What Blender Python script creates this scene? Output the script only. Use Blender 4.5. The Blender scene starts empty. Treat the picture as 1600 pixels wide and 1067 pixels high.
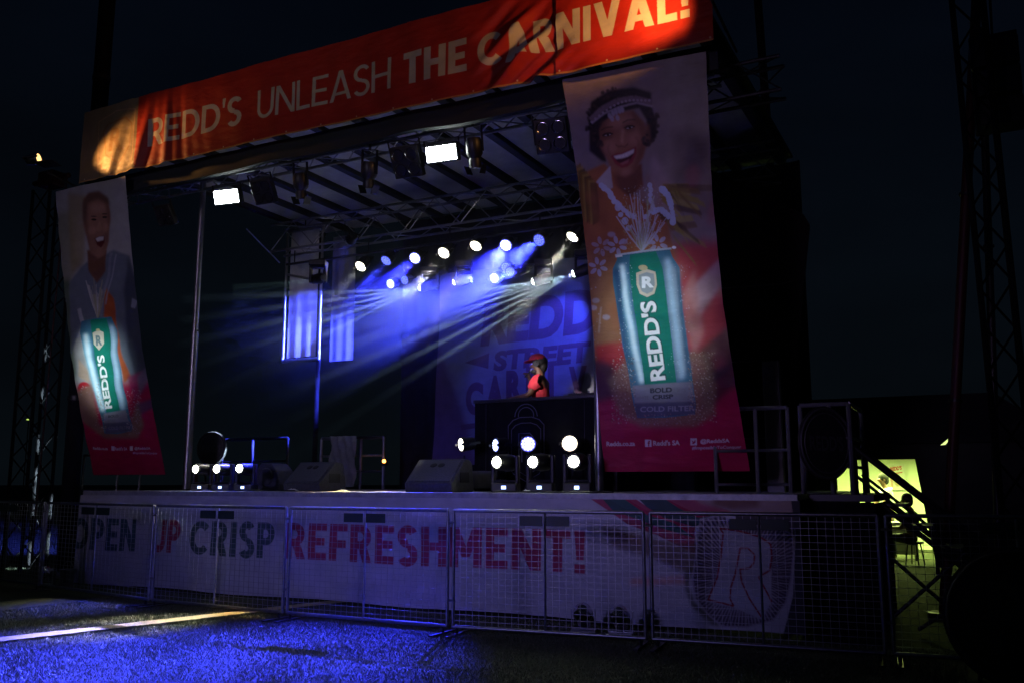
import bpy, bmesh, math, random
import numpy as np
from mathutils import Vector, Matrix, Quaternion
random.seed(4); rng = np.random.default_rng(4)
SC = bpy.context.scene
COL = SC.collection
PI = math.pi
R = math.radians

# ------------------------------------------------------------------ camera
CAMF, YAW, PITCH, EYE = 1404.0, R(27.2), R(8.97), 1.55
cd = bpy.data.cameras.new('camera'); cam = bpy.data.objects.new('camera', cd); COL.objects.link(cam)
cd.sensor_width = 36.0; cd.lens = CAMF / 1600 * 36; cd.clip_start = 0.05; cd.clip_end = 3000
cam.location = (0, 0, EYE); cam.rotation_euler = (PI/2 + PITCH, 0, YAW)
SC.camera = cam
# ------------------------------------------------------------------ world (night sky)
w = bpy.data.worlds.new('World'); SC.world = w; w.use_nodes = True
wt = w.node_tree; wn = wt.nodes; wl = wt.links
wn.clear()
wo = wn.new('ShaderNodeOutputWorld'); wb = wn.new('ShaderNodeBackground')
tc = wn.new('ShaderNodeTexCoord'); sp = wn.new('ShaderNodeSeparateXYZ'); rp = wn.new('ShaderNodeValToRGB')
nz = wn.new('ShaderNodeTexNoise'); nz.inputs['Scale'].default_value = 2.2; nz.inputs['Detail'].default_value = 4
mx = wn.new('ShaderNodeMix'); mx.data_type = 'RGBA'; mx.blend_type = 'MULTIPLY'
cr2 = wn.new('ShaderNodeValToRGB')
wl.new(tc.outputs['Generated'], sp.inputs[0]); wl.new(sp.outputs['Z'], rp.inputs[0])
e = rp.color_ramp.elements
e[0].position = 0.0; e[0].color = (0.0030, 0.0052, 0.0072, 1)
e[1].position = 0.6; e[1].color = (0.0011, 0.0024, 0.0066, 1)
mp = wn.new('ShaderNodeMapping'); mp.inputs['Scale'].default_value = (1, 1, 3)
wl.new(tc.outputs['Generated'], mp.inputs[0]); wl.new(mp.outputs[0], nz.inputs['Vector'])
wl.new(nz.outputs['Fac'], cr2.inputs[0])
cr2.color_ramp.elements[0].position = .3; cr2.color_ramp.elements[0].color = (.62, .6, .62, 1)
cr2.color_ramp.elements[1].position = .65; cr2.color_ramp.elements[1].color = (1.05, 1.05, 1.05, 1)
mx.inputs[0].default_value = 1
wl.new(rp.outputs[0], mx.inputs[6]); wl.new(cr2.outputs[0], mx.inputs[7])
wl.new(mx.outputs[2], wb.inputs[0]); wl.new(wb.outputs[0], wo.inputs[0])
wb.inputs[1].default_value = .68
SC.view_settings.view_transform = 'Standard'; SC.view_settings.look = 'None'
SC.view_settings.exposure = 0; SC.view_settings.gamma = 1
cy = SC.cycles
cy.use_denoising = True
try: cy.denoiser = 'OPENIMAGEDENOISE'
except Exception: pass
cy.max_bounces = 6; cy.diffuse_bounces = 3; cy.glossy_bounces = 3; cy.volume_bounces = 0
cy.transparent_max_bounces = 12; cy.sample_clamp_indirect = 4.0; cy.caustics_reflective = False; cy.caustics_refractive = False

# ------------------------------------------------------------------ photograph measuring (pixel -> ray -> real plane)
_F = np.array([-math.sin(YAW)*math.cos(PITCH), math.cos(YAW)*math.cos(PITCH), math.sin(PITCH)])
_R = np.array([math.cos(YAW), math.sin(YAW), 0.0]); _U = np.cross(_R, _F); _C = np.array([0, 0, EYE])
def ray(x, y): return _F*CAMF + _R*(x-800) + _U*(533.5-y)
def on_y(x, y, Y):
    d = ray(x, y); return _C + d*(Y/d[1])
def on_z(x, y, Z):
    d = ray(x, y); return _C + d*((Z-EYE)/d[2])

# ------------------------------------------------------------------ materials
MATS = {}
def mat(name, col, rough=.6, metal=0.0, var=.25, nscale=8, bump=0.0, spec=.5):
    if name in MATS: return MATS[name]
    m = bpy.data.materials.new(name); m.use_nodes = True
    t = m.node_tree; n = t.nodes; l = t.links; b = n['Principled BSDF']
    b.inputs['Roughness'].default_value = rough; b.inputs['Metallic'].default_value = metal
    b.inputs['Specular IOR Level'].default_value = spec
    co = n.new('ShaderNodeTexCoord'); ns = n.new('ShaderNodeTexNoise')
    ns.inputs['Scale'].default_value = nscale; ns.inputs['Detail'].default_value = 6; ns.inputs['Roughness'].default_value = .65
    l.new(co.outputs['Object'], ns.inputs['Vector'])
    r = n.new('ShaderNodeValToRGB'); l.new(ns.outputs['Fac'], r.inputs[0])
    r.color_ramp.elements[0].position = .3; r.color_ramp.elements[1].position = .7
    r.color_ramp.elements[0].color = tuple(c*(1-var) for c in col) + (1,)
    r.color_ramp.elements[1].color = tuple(min(1, c*(1+var)) for c in col) + (1,)
    l.new(r.outputs[0], b.inputs['Base Color'])
    mr = n.new('ShaderNodeMapRange'); mr.inputs[3].default_value = max(.05, rough-.1); mr.inputs[4].default_value = min(1, rough+.12)
    l.new(ns.outputs['Fac'], mr.inputs[0]); l.new(mr.outputs[0], b.inputs['Roughness'])
    if bump:
        bp = n.new('ShaderNodeBump'); bp.inputs['Strength'].default_value = bump; bp.inputs['Distance'].default_value = .02
        l.new(ns.outputs['Fac'], bp.inputs['Height']); l.new(bp.outputs[0], b.inputs['Normal'])
    MATS[name] = m; return m
def emis(name, col, s):
    if name in MATS: return MATS[name]
    m = bpy.data.materials.new(name); m.use_nodes = True
    t = m.node_tree; n = t.nodes; b = n['Principled BSDF']
    b.inputs['Base Color'].default_value = (.1, .1, .1, 1); b.inputs['Roughness'].default_value = .3
    b.inputs['Emission Color'].default_value = tuple(col)+(1,); b.inputs['Emission Strength'].default_value = s
    MATS[name] = m; return m
def print_mat(name, rough=.55, weave=900, bump=.15):
    if name in MATS: return MATS[name]
    m = bpy.data.materials.new(name); m.use_nodes = True
    t = m.node_tree; n = t.nodes; l = t.links; b = n['Principled BSDF']
    a = n.new('ShaderNodeAttribute'); a.attribute_name = 'print'
    co = n.new('ShaderNodeTexCoord'); ns = n.new('ShaderNodeTexNoise'); ns.inputs['Scale'].default_value = 5; ns.inputs['Detail'].default_value = 8
    l.new(co.outputs['Object'], ns.inputs['Vector'])
    mr = n.new('ShaderNodeMapRange'); mr.inputs[1].default_value = .3; mr.inputs[2].default_value = .7; mr.inputs[3].default_value = .84; mr.inputs[4].default_value = 1.06
    l.new(ns.outputs['Fac'], mr.inputs[0])
    mm = n.new('ShaderNodeMix'); mm.data_type = 'RGBA'; mm.blend_type = 'MULTIPLY'; mm.inputs[0].default_value = 1
    l.new(a.outputs['Color'], mm.inputs[6]); l.new(mr.outputs[0], mm.inputs[7]); l.new(mm.outputs[2], b.inputs['Base Color'])
    b.inputs['Roughness'].default_value = rough; b.inputs['Specular IOR Level'].default_value = .3
    n2 = n.new('ShaderNodeTexNoise'); n2.inputs['Scale'].default_value = 3.5; n2.inputs['Detail'].default_value = 3
    mp2 = n.new('ShaderNodeMapping'); mp2.inputs['Scale'].default_value = (1, 1, 2.4)
    l.new(co.outputs['Object'], mp2.inputs[0]); l.new(mp2.outputs[0], n2.inputs['Vector'])
    bp = n.new('ShaderNodeBump'); bp.inputs['Strength'].default_value = bump; bp.inputs['Distance'].default_value = .08
    l.new(n2.outputs['Fac'], bp.inputs['Height']); l.new(bp.outputs[0], b.inputs['Normal'])
    MATS[name] = m; return m

M_BLACK = mat('black_plastic', (.016, .016, .018), .42, 0, .3, 14)
M_DARKM = mat('dark_metal', (.03, .03, .033), .4, .6, .3, 10)
M_ALU = mat('aluminium', (.34, .34, .36), .38, .9, .2, 12)
M_GALV = mat('galvanised_steel', (.26, .265, .28), .36, .9, .3, 18)
M_WIRE = mat('galvanised_wire', (.34, .34, .36), .42, .85, .3, 18)
M_CLOTHB = mat('black_drape', (.012, .012, .015), .95, 0, .3, 5, .3, .08)
M_TARP = mat('black_tarpaulin', (.02, .017, .018), .6, 0, .3, 3, .4)
M_GRILLE = mat('speaker_grille', (.14, .14, .15), .5, .3, .25, 60, .3)
M_BOX = mat('speaker_paint', (.08, .08, .09), .48, 0, .35, 30, .3)
M_WHITEP = mat('white_roof_panel', (.72, .72, .78), .55, 0, .14, 4, .1)
M_RIB = mat('roof_beam_paint', (.035, .035, .04), .6, .2, .3, 8)
M_SCRIM = mat('pale_scrim', (.5, .5, .52), .8, 0, .12, 6, .15)
M_DECK = mat('deck_board', (.40, .40, .43), .42, 0, .35, 6, .1)
M_EDGE = mat('deck_edge_metal', (.4, .4, .42), .5, .3, .3, 9)
M_RED = mat('dark_red_steel', (.055, .006, .007), .5, .2, .3, 9)
M_SKIN = mat('skin', (.13, .06, .035), .5, 0, .12, 20)
M_SKINB = mat('skin_brown', (.2, .1, .06), .5, 0, .12, 20)
M_HAIR = mat('hair', (.012, .010, .010), .6, 0, .3, 40, .4)
M_SHIRTR = mat('red_shirt', (.55, .03, .05), .8, 0, .12, 12, .15)
M_CAPR = mat('red_cap', (.5, .02, .04), .7, 0, .12, 20)
M_SHIRTW = mat('white_shirt', (.75, .76, .8), .8, 0, .08, 12)
M_SHIRTD = mat('dark_shirt', (.06, .05, .035), .8, 0, .2, 12)
M_JEANS = mat('dark_trousers', (.03, .035, .06), .8, 0, .2, 12)
M_TABLEW = mat('white_tablecloth', (.78, .78, .72), .8, 0, .06, 5, .1)
M_TENT = mat('dark_tent_canvas', (.022, .023, .025), .95, 0, .2, 2, .2, .05)
M_TENTIN = mat('tent_lining', (.75, .78, .62), .8, 0, .05, 1.5)
M_TOWER = mat('tower_paint', (.011, .010, .011), .85, 0, .3, 8, 0, .1)
M_RUBBER = mat('rubber_cable', (.012, .012, .012), .6, 0, .2, 10)
M_CLOTHW = mat('white_rag', (.55, .55, .6), .9, 0, .1, 20)
M_PAINTLINE = mat('white_line_paint', (.46, .38, .21), .85, 0, .22, 14, .4)
M_PLATE = mat('dark_green_plate', (.012, .03, .018), .5, 0, .3, 20)
M_SIGND = mat('sign_board', (.014, .012, .015), .55, 0, .2, 10)
M_SIGNL = mat('sign_lettering', (.045, .04, .05), .55, 0, .2, 10)
M_GLASSD = mat('dark_lens', (.05, .05, .06), .12, .3, .2, 10)
M_CHROME = mat('chrome_reflector', (.55, .55, .6), .18, 1, .1, 10)

# ------------------------------------------------------------------ mesh helpers
class MB:
    def __init__(s): s.v = []; s.f = []
    def add(s, vs, fs):
        o = len(s.v); s.v += [tuple(x) for x in vs]; s.f += [tuple(i+o for i in f) for f in fs]; return s
    def box(s, c, d, rot=None):
        c = Vector(c); hx, hy, hz = d[0]/2, d[1]/2, d[2]/2
        vs = [Vector((sx*hx, sy*hy, sz*hz)) for sx in (-1, 1) for sy in (-1, 1) for sz in (-1, 1)]
        if rot is not None: vs = [rot @ v for v in vs]
        return s.add([v+c for v in vs], [(0, 1, 3, 2), (4, 6, 7, 5), (0, 4, 5, 1), (2, 3, 7, 6), (0, 2, 6, 4), (1, 5, 7, 3)])
    def tube(s, a, b, r, n=8, r2=None, cap=True):
        a = Vector(a); b = Vector(b); d = (b-a)
        if d.length < 1e-6: return s
        d.normalize(); r2 = r if r2 is None else r2
        u = d.orthogonal().normalized(); v = d.cross(u)
        vs = []
        for p, rr in ((a, r), (b, r2)):
            for k in range(n):
                t = 2*PI*k/n; vs.append(p + (u*math.cos(t)+v*math.sin(t))*rr)
        fs = [(k, (k+1) % n, n+(k+1) % n, n+k) for k in range(n)]
        if cap: fs += [tuple(range(n-1, -1, -1)), tuple(range(n, 2*n))]
        return s.add(vs, fs)
    def path(s, pts, r, n=6):
        pts = [Vector(p) for p in pts]; vs = []; fs = []
        up = None
        for i, p in enumerate(pts):
            d = (pts[min(i+1, len(pts)-1)] - pts[max(i-1, 0)]).normalized()
            u = d.orthogonal().normalized() if up is None else (up - d*up.dot(d)).normalized()
            up = u; v = d.cross(u)
            for k in range(n):
                t = 2*PI*k/n; vs.append(p+(u*math.cos(t)+v*math.sin(t))*r)
        for i in range(len(pts)-1):
            for k in range(n): fs.append((i*n+k, i*n+(k+1) % n, (i+1)*n+(k+1) % n, (i+1)*n+k))
        fs += [tuple(range(n-1, -1, -1)), tuple(range((len(pts)-1)*n, len(pts)*n))]
        return s.add(vs, fs)
    def lathe(s, prof, n=20, M=None, c0=True):       # profile of (r, z) about local z
        vs = []; fs = []
        for r, z in prof:
            for k in range(n):
                t = 2*PI*k/n; p = Vector((r*math.cos(t), r*math.sin(t), z)); vs.append(M @ p if M else p)
        for i in range(len(prof)-1):
            for k in range(n): fs.append((i*n+k, i*n+(k+1) % n, (i+1)*n+(k+1) % n, (i+1)*n+k))
        if c0 and prof[0][0] > 1e-5: fs.append(tuple(range(n-1, -1, -1)))
        if prof[-1][0] > 1e-5: fs.append(tuple(range((len(prof)-1)*n, len(prof)*n)))
        return s.add(vs, fs)
    def prism(s, poly, vec):                # 3-D polygon swept along vec
        n = len(poly); vec = Vector(vec); a = [Vector(p) for p in poly]
        return s.add(a+[p+vec for p in a], [tuple(range(n-1, -1, -1)), tuple(range(n, 2*n))] + [(k, (k+1) % n, n+(k+1) % n, n+k) for k in range(n)])
    def ball(s, c, r, sc=(1, 1, 1), n=12, m=8, rot=None):
        vs = []; fs = []; c = Vector(c)
        for i in range(m+1):
            ph = PI*i/m
            for k in range(n):
                t = 2*PI*k/n; p = Vector((math.sin(ph)*math.cos(t)*sc[0], math.sin(ph)*math.sin(t)*sc[1], math.cos(ph)*sc[2]))*r
                if rot is not None: p = rot @ p
                vs.append(c+p)
        for i in range(m):
            for k in range(n): fs.append((i*n+k, (i+1)*n+k, (i+1)*n+(k+1) % n, i*n+(k+1) % n))
        return s.add(vs, fs)
    def mesh(s, name, smooth=False, bevel=0):
        me = bpy.data.meshes.new(name); me.from_pydata(s.v, [], s.f)
        bm = bmesh.new(); bm.from_mesh(me)
        bmesh.ops.remove_doubles(bm, verts=bm.verts, dist=1e-5)
        if bevel: bmesh.ops.bevel(bm, geom=list(bm.edges), offset=bevel, segments=2, affect='EDGES', profile=.5)
        bmesh.ops.recalc_face_normals(bm, faces=bm.faces)
        bm.to_mesh(me); bm.free()
        if smooth:
            for p in me.polygons: p.use_smooth = True
            try: me.set_sharp_from_angle(angle=R(40))
            except Exception: pass
        me.update(); return me
    def build(s, name, m, parent=None, smooth=False, bevel=0):
        me = s.mesh(name, smooth, bevel); me.materials.append(m)
        return link(name, me, parent)
def link(name, me, parent=None, loc=None):
    o = bpy.data.objects.new(name, me); COL.objects.link(o)
    if parent: o.parent = parent
    if loc: o.location = loc
    return o
def tag(o, label, cat, group=None, kind=None):
    if label: o['label'] = label
    if cat: o['category'] = cat
    if group: o['group'] = group
    if kind: o['kind'] = kind
    return o
def thing(name, label, cat, loc=(0, 0, 0), group=None, rot=None):
    o = bpy.data.objects.new(name, None); COL.objects.link(o); o.location = loc
    o.empty_display_size = .1
    if rot is not None: o.rotation_mode = 'QUATERNION'; o.rotation_quaternion = rot
    return tag(o, label, cat, group)
def aimq(d): return Vector(d).to_track_quat('-Z', 'Y')
def spot(parent, col, power, angle, blend=.3, loc=(0, 0, -.02), size=.05, gobo=None, q=None):
    ld = bpy.data.lights.new('beam', 'SPOT'); ld.color = col; ld.energy = power; ld.spot_size = R(angle); ld.spot_blend = blend
    ld.shadow_soft_size = size
    o = bpy.data.objects.new('beam', ld); COL.objects.link(o)
    if parent: o.parent = parent
    o.location = loc
    if q is not None: o.rotation_mode = 'QUATERNION'; o.rotation_quaternion = q
    if gobo:
        bpy.context.view_layer.update()
        c_ = o.matrix_world.inverted().to_3x3() @ (Vector((-3, -2, 1.8))-o.matrix_world.translation)
        o.rotation_mode = 'QUATERNION'; o.rotation_quaternion = Quaternion((0, 0, 1), math.atan2(c_.y, c_.x))
        ld.use_nodes = True; t = ld.node_tree; n = t.nodes; l = t.links
        em = n['Emission']
        c = n.new('ShaderNodeTexCoord'); s = n.new('ShaderNodeSeparateXYZ'); l.new(c.outputs['Normal'], s.inputs[0])
        dx = n.new('ShaderNodeMath'); dx.operation = 'DIVIDE'; l.new(s.outputs['X'], dx.inputs[0]); l.new(s.outputs['Z'], dx.inputs[1])
        dy = n.new('ShaderNodeMath'); dy.operation = 'DIVIDE'; l.new(s.outputs['Y'], dy.inputs[0]); l.new(s.outputs['Z'], dy.inputs[1])
        cb = n.new('ShaderNodeCombineXYZ'); l.new(dx.outputs[0], cb.inputs[0]); l.new(dy.outputs[0], cb.inputs[1])
        sc_ = n.new('ShaderNodeVectorMath'); sc_.operation = 'MULTIPLY'; sc_.inputs[1].default_value = (gobo*.03, gobo, 1); l.new(cb.outputs[0], sc_.inputs[0]); cb.inputs[2].default_value = gobo*1.37+power*.001
        v = n.new('ShaderNodeTexNoise'); v.inputs['Scale'].default_value = 1.6; v.inputs['Detail'].default_value = 1.5
        l.new(sc_.outputs[0], v.inputs['Vector'])
        rr = n.new('ShaderNodeValToRGB'); l.new(v.outputs['Fac'], rr.inputs[0])
        rr.color_ramp.elements[0].position = .46; rr.color_ramp.elements[0].color = (.04, .04, .04, 1)
        rr.color_ramp.elements[1].position = .60; rr.color_ramp.elements[1].color = (2.4, 2.4, 2.4, 1)
        l.new(rr.outputs[0], em.inputs['Strength'])
    return o

# ------------------------------------------------------------------ print painter (colour attribute on a fine grid)
_font = {}
def text_tris(s, bold=0.0):
    k = (s, bold)
    if k in _font: return _font[k]
    cu = bpy.data.curves.new('t', 'FONT'); cu.body = s; cu.resolution_u = 4; cu.offset = bold; cu.fill_mode = 'FRONT'
    o = bpy.data.objects.new('t', cu); COL.objects.link(o)
    bpy.context.view_layer.update()
    dg = bpy.context.evaluated_depsgraph_get(); oe = o.evaluated_get(dg); me = oe.to_mesh(); me.calc_loop_triangles()
    V = np.array([v.co[:2] for v in me.vertices]).reshape(-1, 2); T = np.array([t.vertices[:] for t in me.loop_triangles]).reshape(-1, 3)
    oe.to_mesh_clear(); bpy.data.objects.remove(o); bpy.data.curves.remove(cu)
    lo = V.min(0); hi = V.max(0); V = (V-lo)/(hi-lo)
    _font[k] = (V, T); return V, T
def blur(a, r):
    r = int(r)
    if r < 1: return a
    for ax in (0, 1):
        for _ in range(2):
            p = np.pad(a, [(r+1, r) if i == ax else (0, 0) for i in range(2)], mode='edge'); c = p.cumsum(ax)
            n = a.shape[ax]
            a = (c[2*r+1:2*r+1+n] - c[:n] if ax == 0 else c[:, 2*r+1:2*r+1+n] - c[:, :n])/(2*r+1)
    return a
def glyph(ch, t):
    q = lambda x0, y0, x1, y1: [(x0, y0), (x1, y0), (x1, y1), (x0, y1)]
    def band(cx, cy, rx, ry, a0, a1, n=22):
        A = np.radians(np.linspace(a0, a1, n))
        return [(cx+rx*math.cos(v), cy+ry*math.sin(v)) for v in A]+[(cx+(rx-t)*math.cos(v), cy+(ry-t*.95)*math.sin(v)) for v in A[::-1]]
    th = t*.92
    if ch == 'E': return .58, [q(0, 0, t, 1), q(0, 0, .58, th), q(0, 1-th, .58, 1), q(0, .5-th/2, .52, .5+th/2)]
    if ch == 'F': return .55, [q(0, 0, t, 1), q(0, 1-th, .55, 1), q(0, .46-th/2, .5, .46+th/2)]
    if ch == 'L': return .52, [q(0, 0, t, 1), q(0, 0, .52, th)]
    if ch == 'H': return .70, [q(0, 0, t, 1), q(.70-t, 0, .70, 1), q(0, .5-th/2, .70, .5+th/2)]
    if ch == 'T': return .62, [q(.31-t/2, 0, .31+t/2, 1), q(0, 1-th, .62, 1)]
    if ch == 'I': return t, [q(0, 0, t, 1)]
    if ch == 'N': return .74, [q(0, 0, t, 1), q(.74-t, 0, .74, 1), [(0, 1), (t*1.15, 1), (.74, 0), (.74-t*1.15, 0)]]
    if ch == 'M': return .86, [q(0, 0, t, 1), q(.86-t, 0, .86, 1), [(0, 1), (t*1.1, 1), (.43+t*.5, .26), (.43-t*.5, .26)], [(.86, 1), (.86-t*1.1, 1), (.43-t*.5, .26), (.43+t*.5, .26)]]
    if ch == 'A': return .80, [[(0, 0), (t*1.1, 0), (.40+t*.55, 1), (.40-t*.55, 1)], [(.80, 0), (.80-t*1.1, 0), (.40-t*.55, 1), (.40+t*.55, 1)], q(.16, .2, .64, .2+th*.85)]
    if ch == 'V': return .78, [[(0, 1), (t*1.1, 1), (.39+t*.55, 0), (.39-t*.55, 0)], [(.78, 1), (.78-t*1.1, 1), (.39-t*.55, 0), (.39+t*.55, 0)]]
    if ch == 'O': return .86, [band(.43, .5, .43, .5, 0, 360, 48)]
    if ch == 'C': return .76, [band(.43, .5, .43, .5, 42, 318, 40)]
    if ch == 'D': return .74, [q(0, 0, t, 1), q(0, 0, .3, th), q(0, 1-th, .3, 1), band(.3, .5, .44, .5, -90, 90)]
    if ch == 'U': return .68, [q(0, .34, t, 1), q(.68-t, .34, .68, 1), band(.34, .34, .34, .34, 180, 360)]
    if ch == 'S': return .58, [band(.29, .735, .29, .265+t*.13, 28, 272), band(.29, .265, .29, .265+t*.13, -152, 92)]
    if ch in 'PR':
        P = [q(0, 0, t, 1), q(0, 1-th, .32, 1), q(0, .36, .32, .36+th), band(.32, .68, .30, .32, -90, 90)]
        if ch == 'R': P.append([(.24, .40), (.24+t*1.2, .40), (.66, 0), (.66-t*1.2, 0)])
        return (.66 if ch == 'R' else .62), P
    if ch == '!': return t*1.15, [[(0, 1), (t*1.15, 1), (t*.95, .31), (t*.2, .31)], q(.03*t, 0, t*1.1, t*.95)]
    if ch == "'": return t*.8, [[(0, 1.06), (t*.8, 1.06), (t*.55, .74), (t*.1, .74)]]
    return .3, []
class Paint:
    """w x h cells; to_uv maps caller coordinates to u,v in 0..1 (v down)."""
    SS = 2
    def __init__(s, w, h, to_uv, base):
        s.w, s.h = w*s.SS, h*s.SS; s.to_uv = to_uv
        s.c = np.empty((s.h, s.w, 3)); s.c[:] = base
    def xy(s, pts):
        uv = np.array([s.to_uv(*p) for p in pts], float); return uv*np.array([s.w, s.h])
    def _put(s, m, x0, y0, col, a=1.0, soft=0):
        if soft:
            q = int(soft*s.SS); pad = 2*q+2
            X0, Y0 = max(0, x0-pad), max(0, y0-pad); X1, Y1 = min(s.w, x0+m.shape[1]+pad), min(s.h, y0+m.shape[0]+pad)
            M = np.zeros((Y1-Y0, X1-X0)); M[y0-Y0:y0-Y0+m.shape[0], x0-X0:x0-X0+m.shape[1]] = m
            m = blur(M, q); x0, y0 = X0, Y0
        m = (m*a)[..., None]; sub = s.c[y0:y0+m.shape[0], x0:x0+m.shape[1]]
        sub[:] = sub*(1-m)+np.array(col)*m
    def mask(s, pts):
        P = s.xy(pts)
        x0, y0 = np.maximum(np.floor(P.min(0)).astype(int)-1, 0); x1, y1 = np.minimum(np.ceil(P.max(0)).astype(int)+2, [s.w, s.h])
        if x1 <= x0 or y1 <= y0: return None
        X, Y = np.meshgrid(np.arange(x0, x1)+.5, np.arange(y0, y1)+.5); ins = np.zeros(X.shape, bool)
        n = len(P)
        for i in range(n):
            xa, ya = P[i]; xb, yb = P[(i+1) % n]
            if ya == yb: continue
            ins ^= ((ya > Y) != (yb > Y)) & (X < (xb-xa)*(Y-ya)/(yb-ya)+xa)
        return ins.astype(float), x0, y0
    def _many(s, masks, col, a, soft):
        masks = [m for m in masks if m is not None]
        if not masks: return
        x0 = min(m[1] for m in masks); y0 = min(m[2] for m in masks); x1 = max(m[1]+m[0].shape[1] for m in masks); y1 = max(m[2]+m[0].shape[0] for m in masks)
        M = np.zeros((y1-y0, x1-x0))
        for m, x, y in masks:
            q = M[y-y0:y-y0+m.shape[0], x-x0:x-x0+m.shape[1]]; np.maximum(q, m, out=q)
        s._put(M, x0, y0, col, a, soft)
    def poly(s, pts, col, a=1.0, soft=0): s._many([s.mask(pts)], col, a, soft)
    def ell(s, cx, cy, rx, ry, col, a=1.0, soft=0, rot=0, n=28):
        c, q = math.cos(rot), math.sin(rot)
        s.poly([(cx+rx*math.cos(t)*c-ry*math.sin(t)*q, cy+rx*math.cos(t)*q+ry*math.sin(t)*c) for t in np.linspace(0, 2*PI, n, False)], col, a, soft)
    def line(s, pts, wd, col, a=1.0, soft=0):
        ms = []
        for (xa, ya), (xb, yb) in zip(pts[:-1], pts[1:]):
            dx, dy = xb-xa, yb-ya; L = math.hypot(dx, dy) or 1; nx, ny = -dy/L*wd/2, dx/L*wd/2
            ms.append(s.mask([(xa+nx, ya+ny), (xb+nx, yb+ny), (xb-nx, yb-ny), (xa-nx, ya-ny)]))
        s._many(ms, col, a, soft)
    def text(s, t, o, ax, up, col, a=1.0, bold=0.0):    # o: lower-left corner, ax: full width vector, up: full height vector
        V, T = text_tris(t, bold); o, ax, up = map(np.array, (o, ax, up))
        P = s.xy([tuple(o+ax*v[0]+up*v[1]) for v in V]); m = np.zeros((s.h, s.w))
        for tri in T:
            A, B, C = P[tri]; lo = np.maximum(np.floor(np.minimum(np.minimum(A, B), C)).astype(int), 0)
            hi = np.minimum(np.ceil(np.maximum(np.maximum(A, B), C)).astype(int)+1, [s.w, s.h])
            if (hi <= lo).any(): continue
            X, Y = np.meshgrid(np.arange(lo[0], hi[0])+.5, np.arange(lo[1], hi[1])+.5)
            d = (B[1]-C[1])*(A[0]-C[0])+(C[0]-B[0])*(A[1]-C[1])
            if abs(d) < 1e-9: continue
            l1 = ((B[1]-C[1])*(X-C[0])+(C[0]-B[0])*(Y-C[1]))/d; l2 = ((C[1]-A[1])*(X-C[0])+(A[0]-C[0])*(Y-C[1]))/d
            ok = (l1 >= -1e-6) & (l2 >= -1e-6) & (l1+l2 <= 1+1e-6)
            sub = m[lo[1]:hi[1], lo[0]:hi[0]]; np.maximum(sub, ok, out=sub)
        s._put(m, 0, 0, col, a)
    def speck(s, n, area, r, cols, a=.8):
        for _ in range(n):
            x = rng.uniform(area[0], area[2]); y = rng.uniform(area[1], area[3]); q = rng.uniform(.4, 1)*r
            s.ell(x, y, q, q*rng.uniform(.5, 1.3), cols[rng.integers(len(cols))], a*rng.uniform(.4, 1), n=6)
    def block(s, t, x0, y0, w_, h, th, col, a=1.0):     # own block capitals, y up, caller coordinates
        out = []; x = 0; gap = .055+.14*th
        for ch in t:
            W, P = glyph(ch, th)
            out += [[(px_+x, py_) for px_, py_ in p] for p in P]; x += W+gap
        k = w_/(x-gap)
        s._many([s.mask([(x0+px_*k, y0+py_*h) for px_, py_ in p]) for p in out], col, a, 0)
    def grid(s):
        k = s.SS; return s.c.reshape(s.h//k, k, s.w//k, k, 3).mean((1, 3))
def sheet(name, paint, surf, m, parent=None):
    """grid of h x w cells; surf(u,v arrays) -> x,y,z arrays; one colour per vertex"""
    c = paint.grid(); h, w_ = c.shape[:2]
    u, v = np.meshgrid((np.arange(w_)+.0)/(w_-1), (np.arange(h)+.0)/(h-1))
    x, y, z = surf(u, v); co = np.stack([x, y, z], -1).reshape(-1, 3)
    i = np.arange(h*w_).reshape(h, w_)
    q = np.stack([i[:-1, :-1], i[1:, :-1], i[1:, 1:], i[:-1, 1:]], -1).reshape(-1, 4)
    me = bpy.data.meshes.new(name)
    me.vertices.add(len(co)); me.vertices.foreach_set('co', co.astype(np.float32).ravel())
    me.loops.add(q.size); me.loops.foreach_set('vertex_index', q.astype(np.int32).ravel())
    me.polygons.add(len(q)); me.polygons.foreach_set('loop_start', (np.arange(len(q))*4).astype(np.int32)); me.polygons.foreach_set('loop_total', np.full(len(q), 4, np.int32))
    me.polygons.foreach_set('use_smooth', np.ones(len(q), bool))
    at = me.color_attributes.new('print', 'FLOAT_COLOR', 'POINT')
    at.data.foreach_set('color', np.concatenate([c.reshape(-1, 3), np.ones((h*w_, 1))], 1).astype(np.float32).ravel())
    me.update(); me.validate(); me.materials.append(m)
    return link(name, me, parent)

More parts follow.
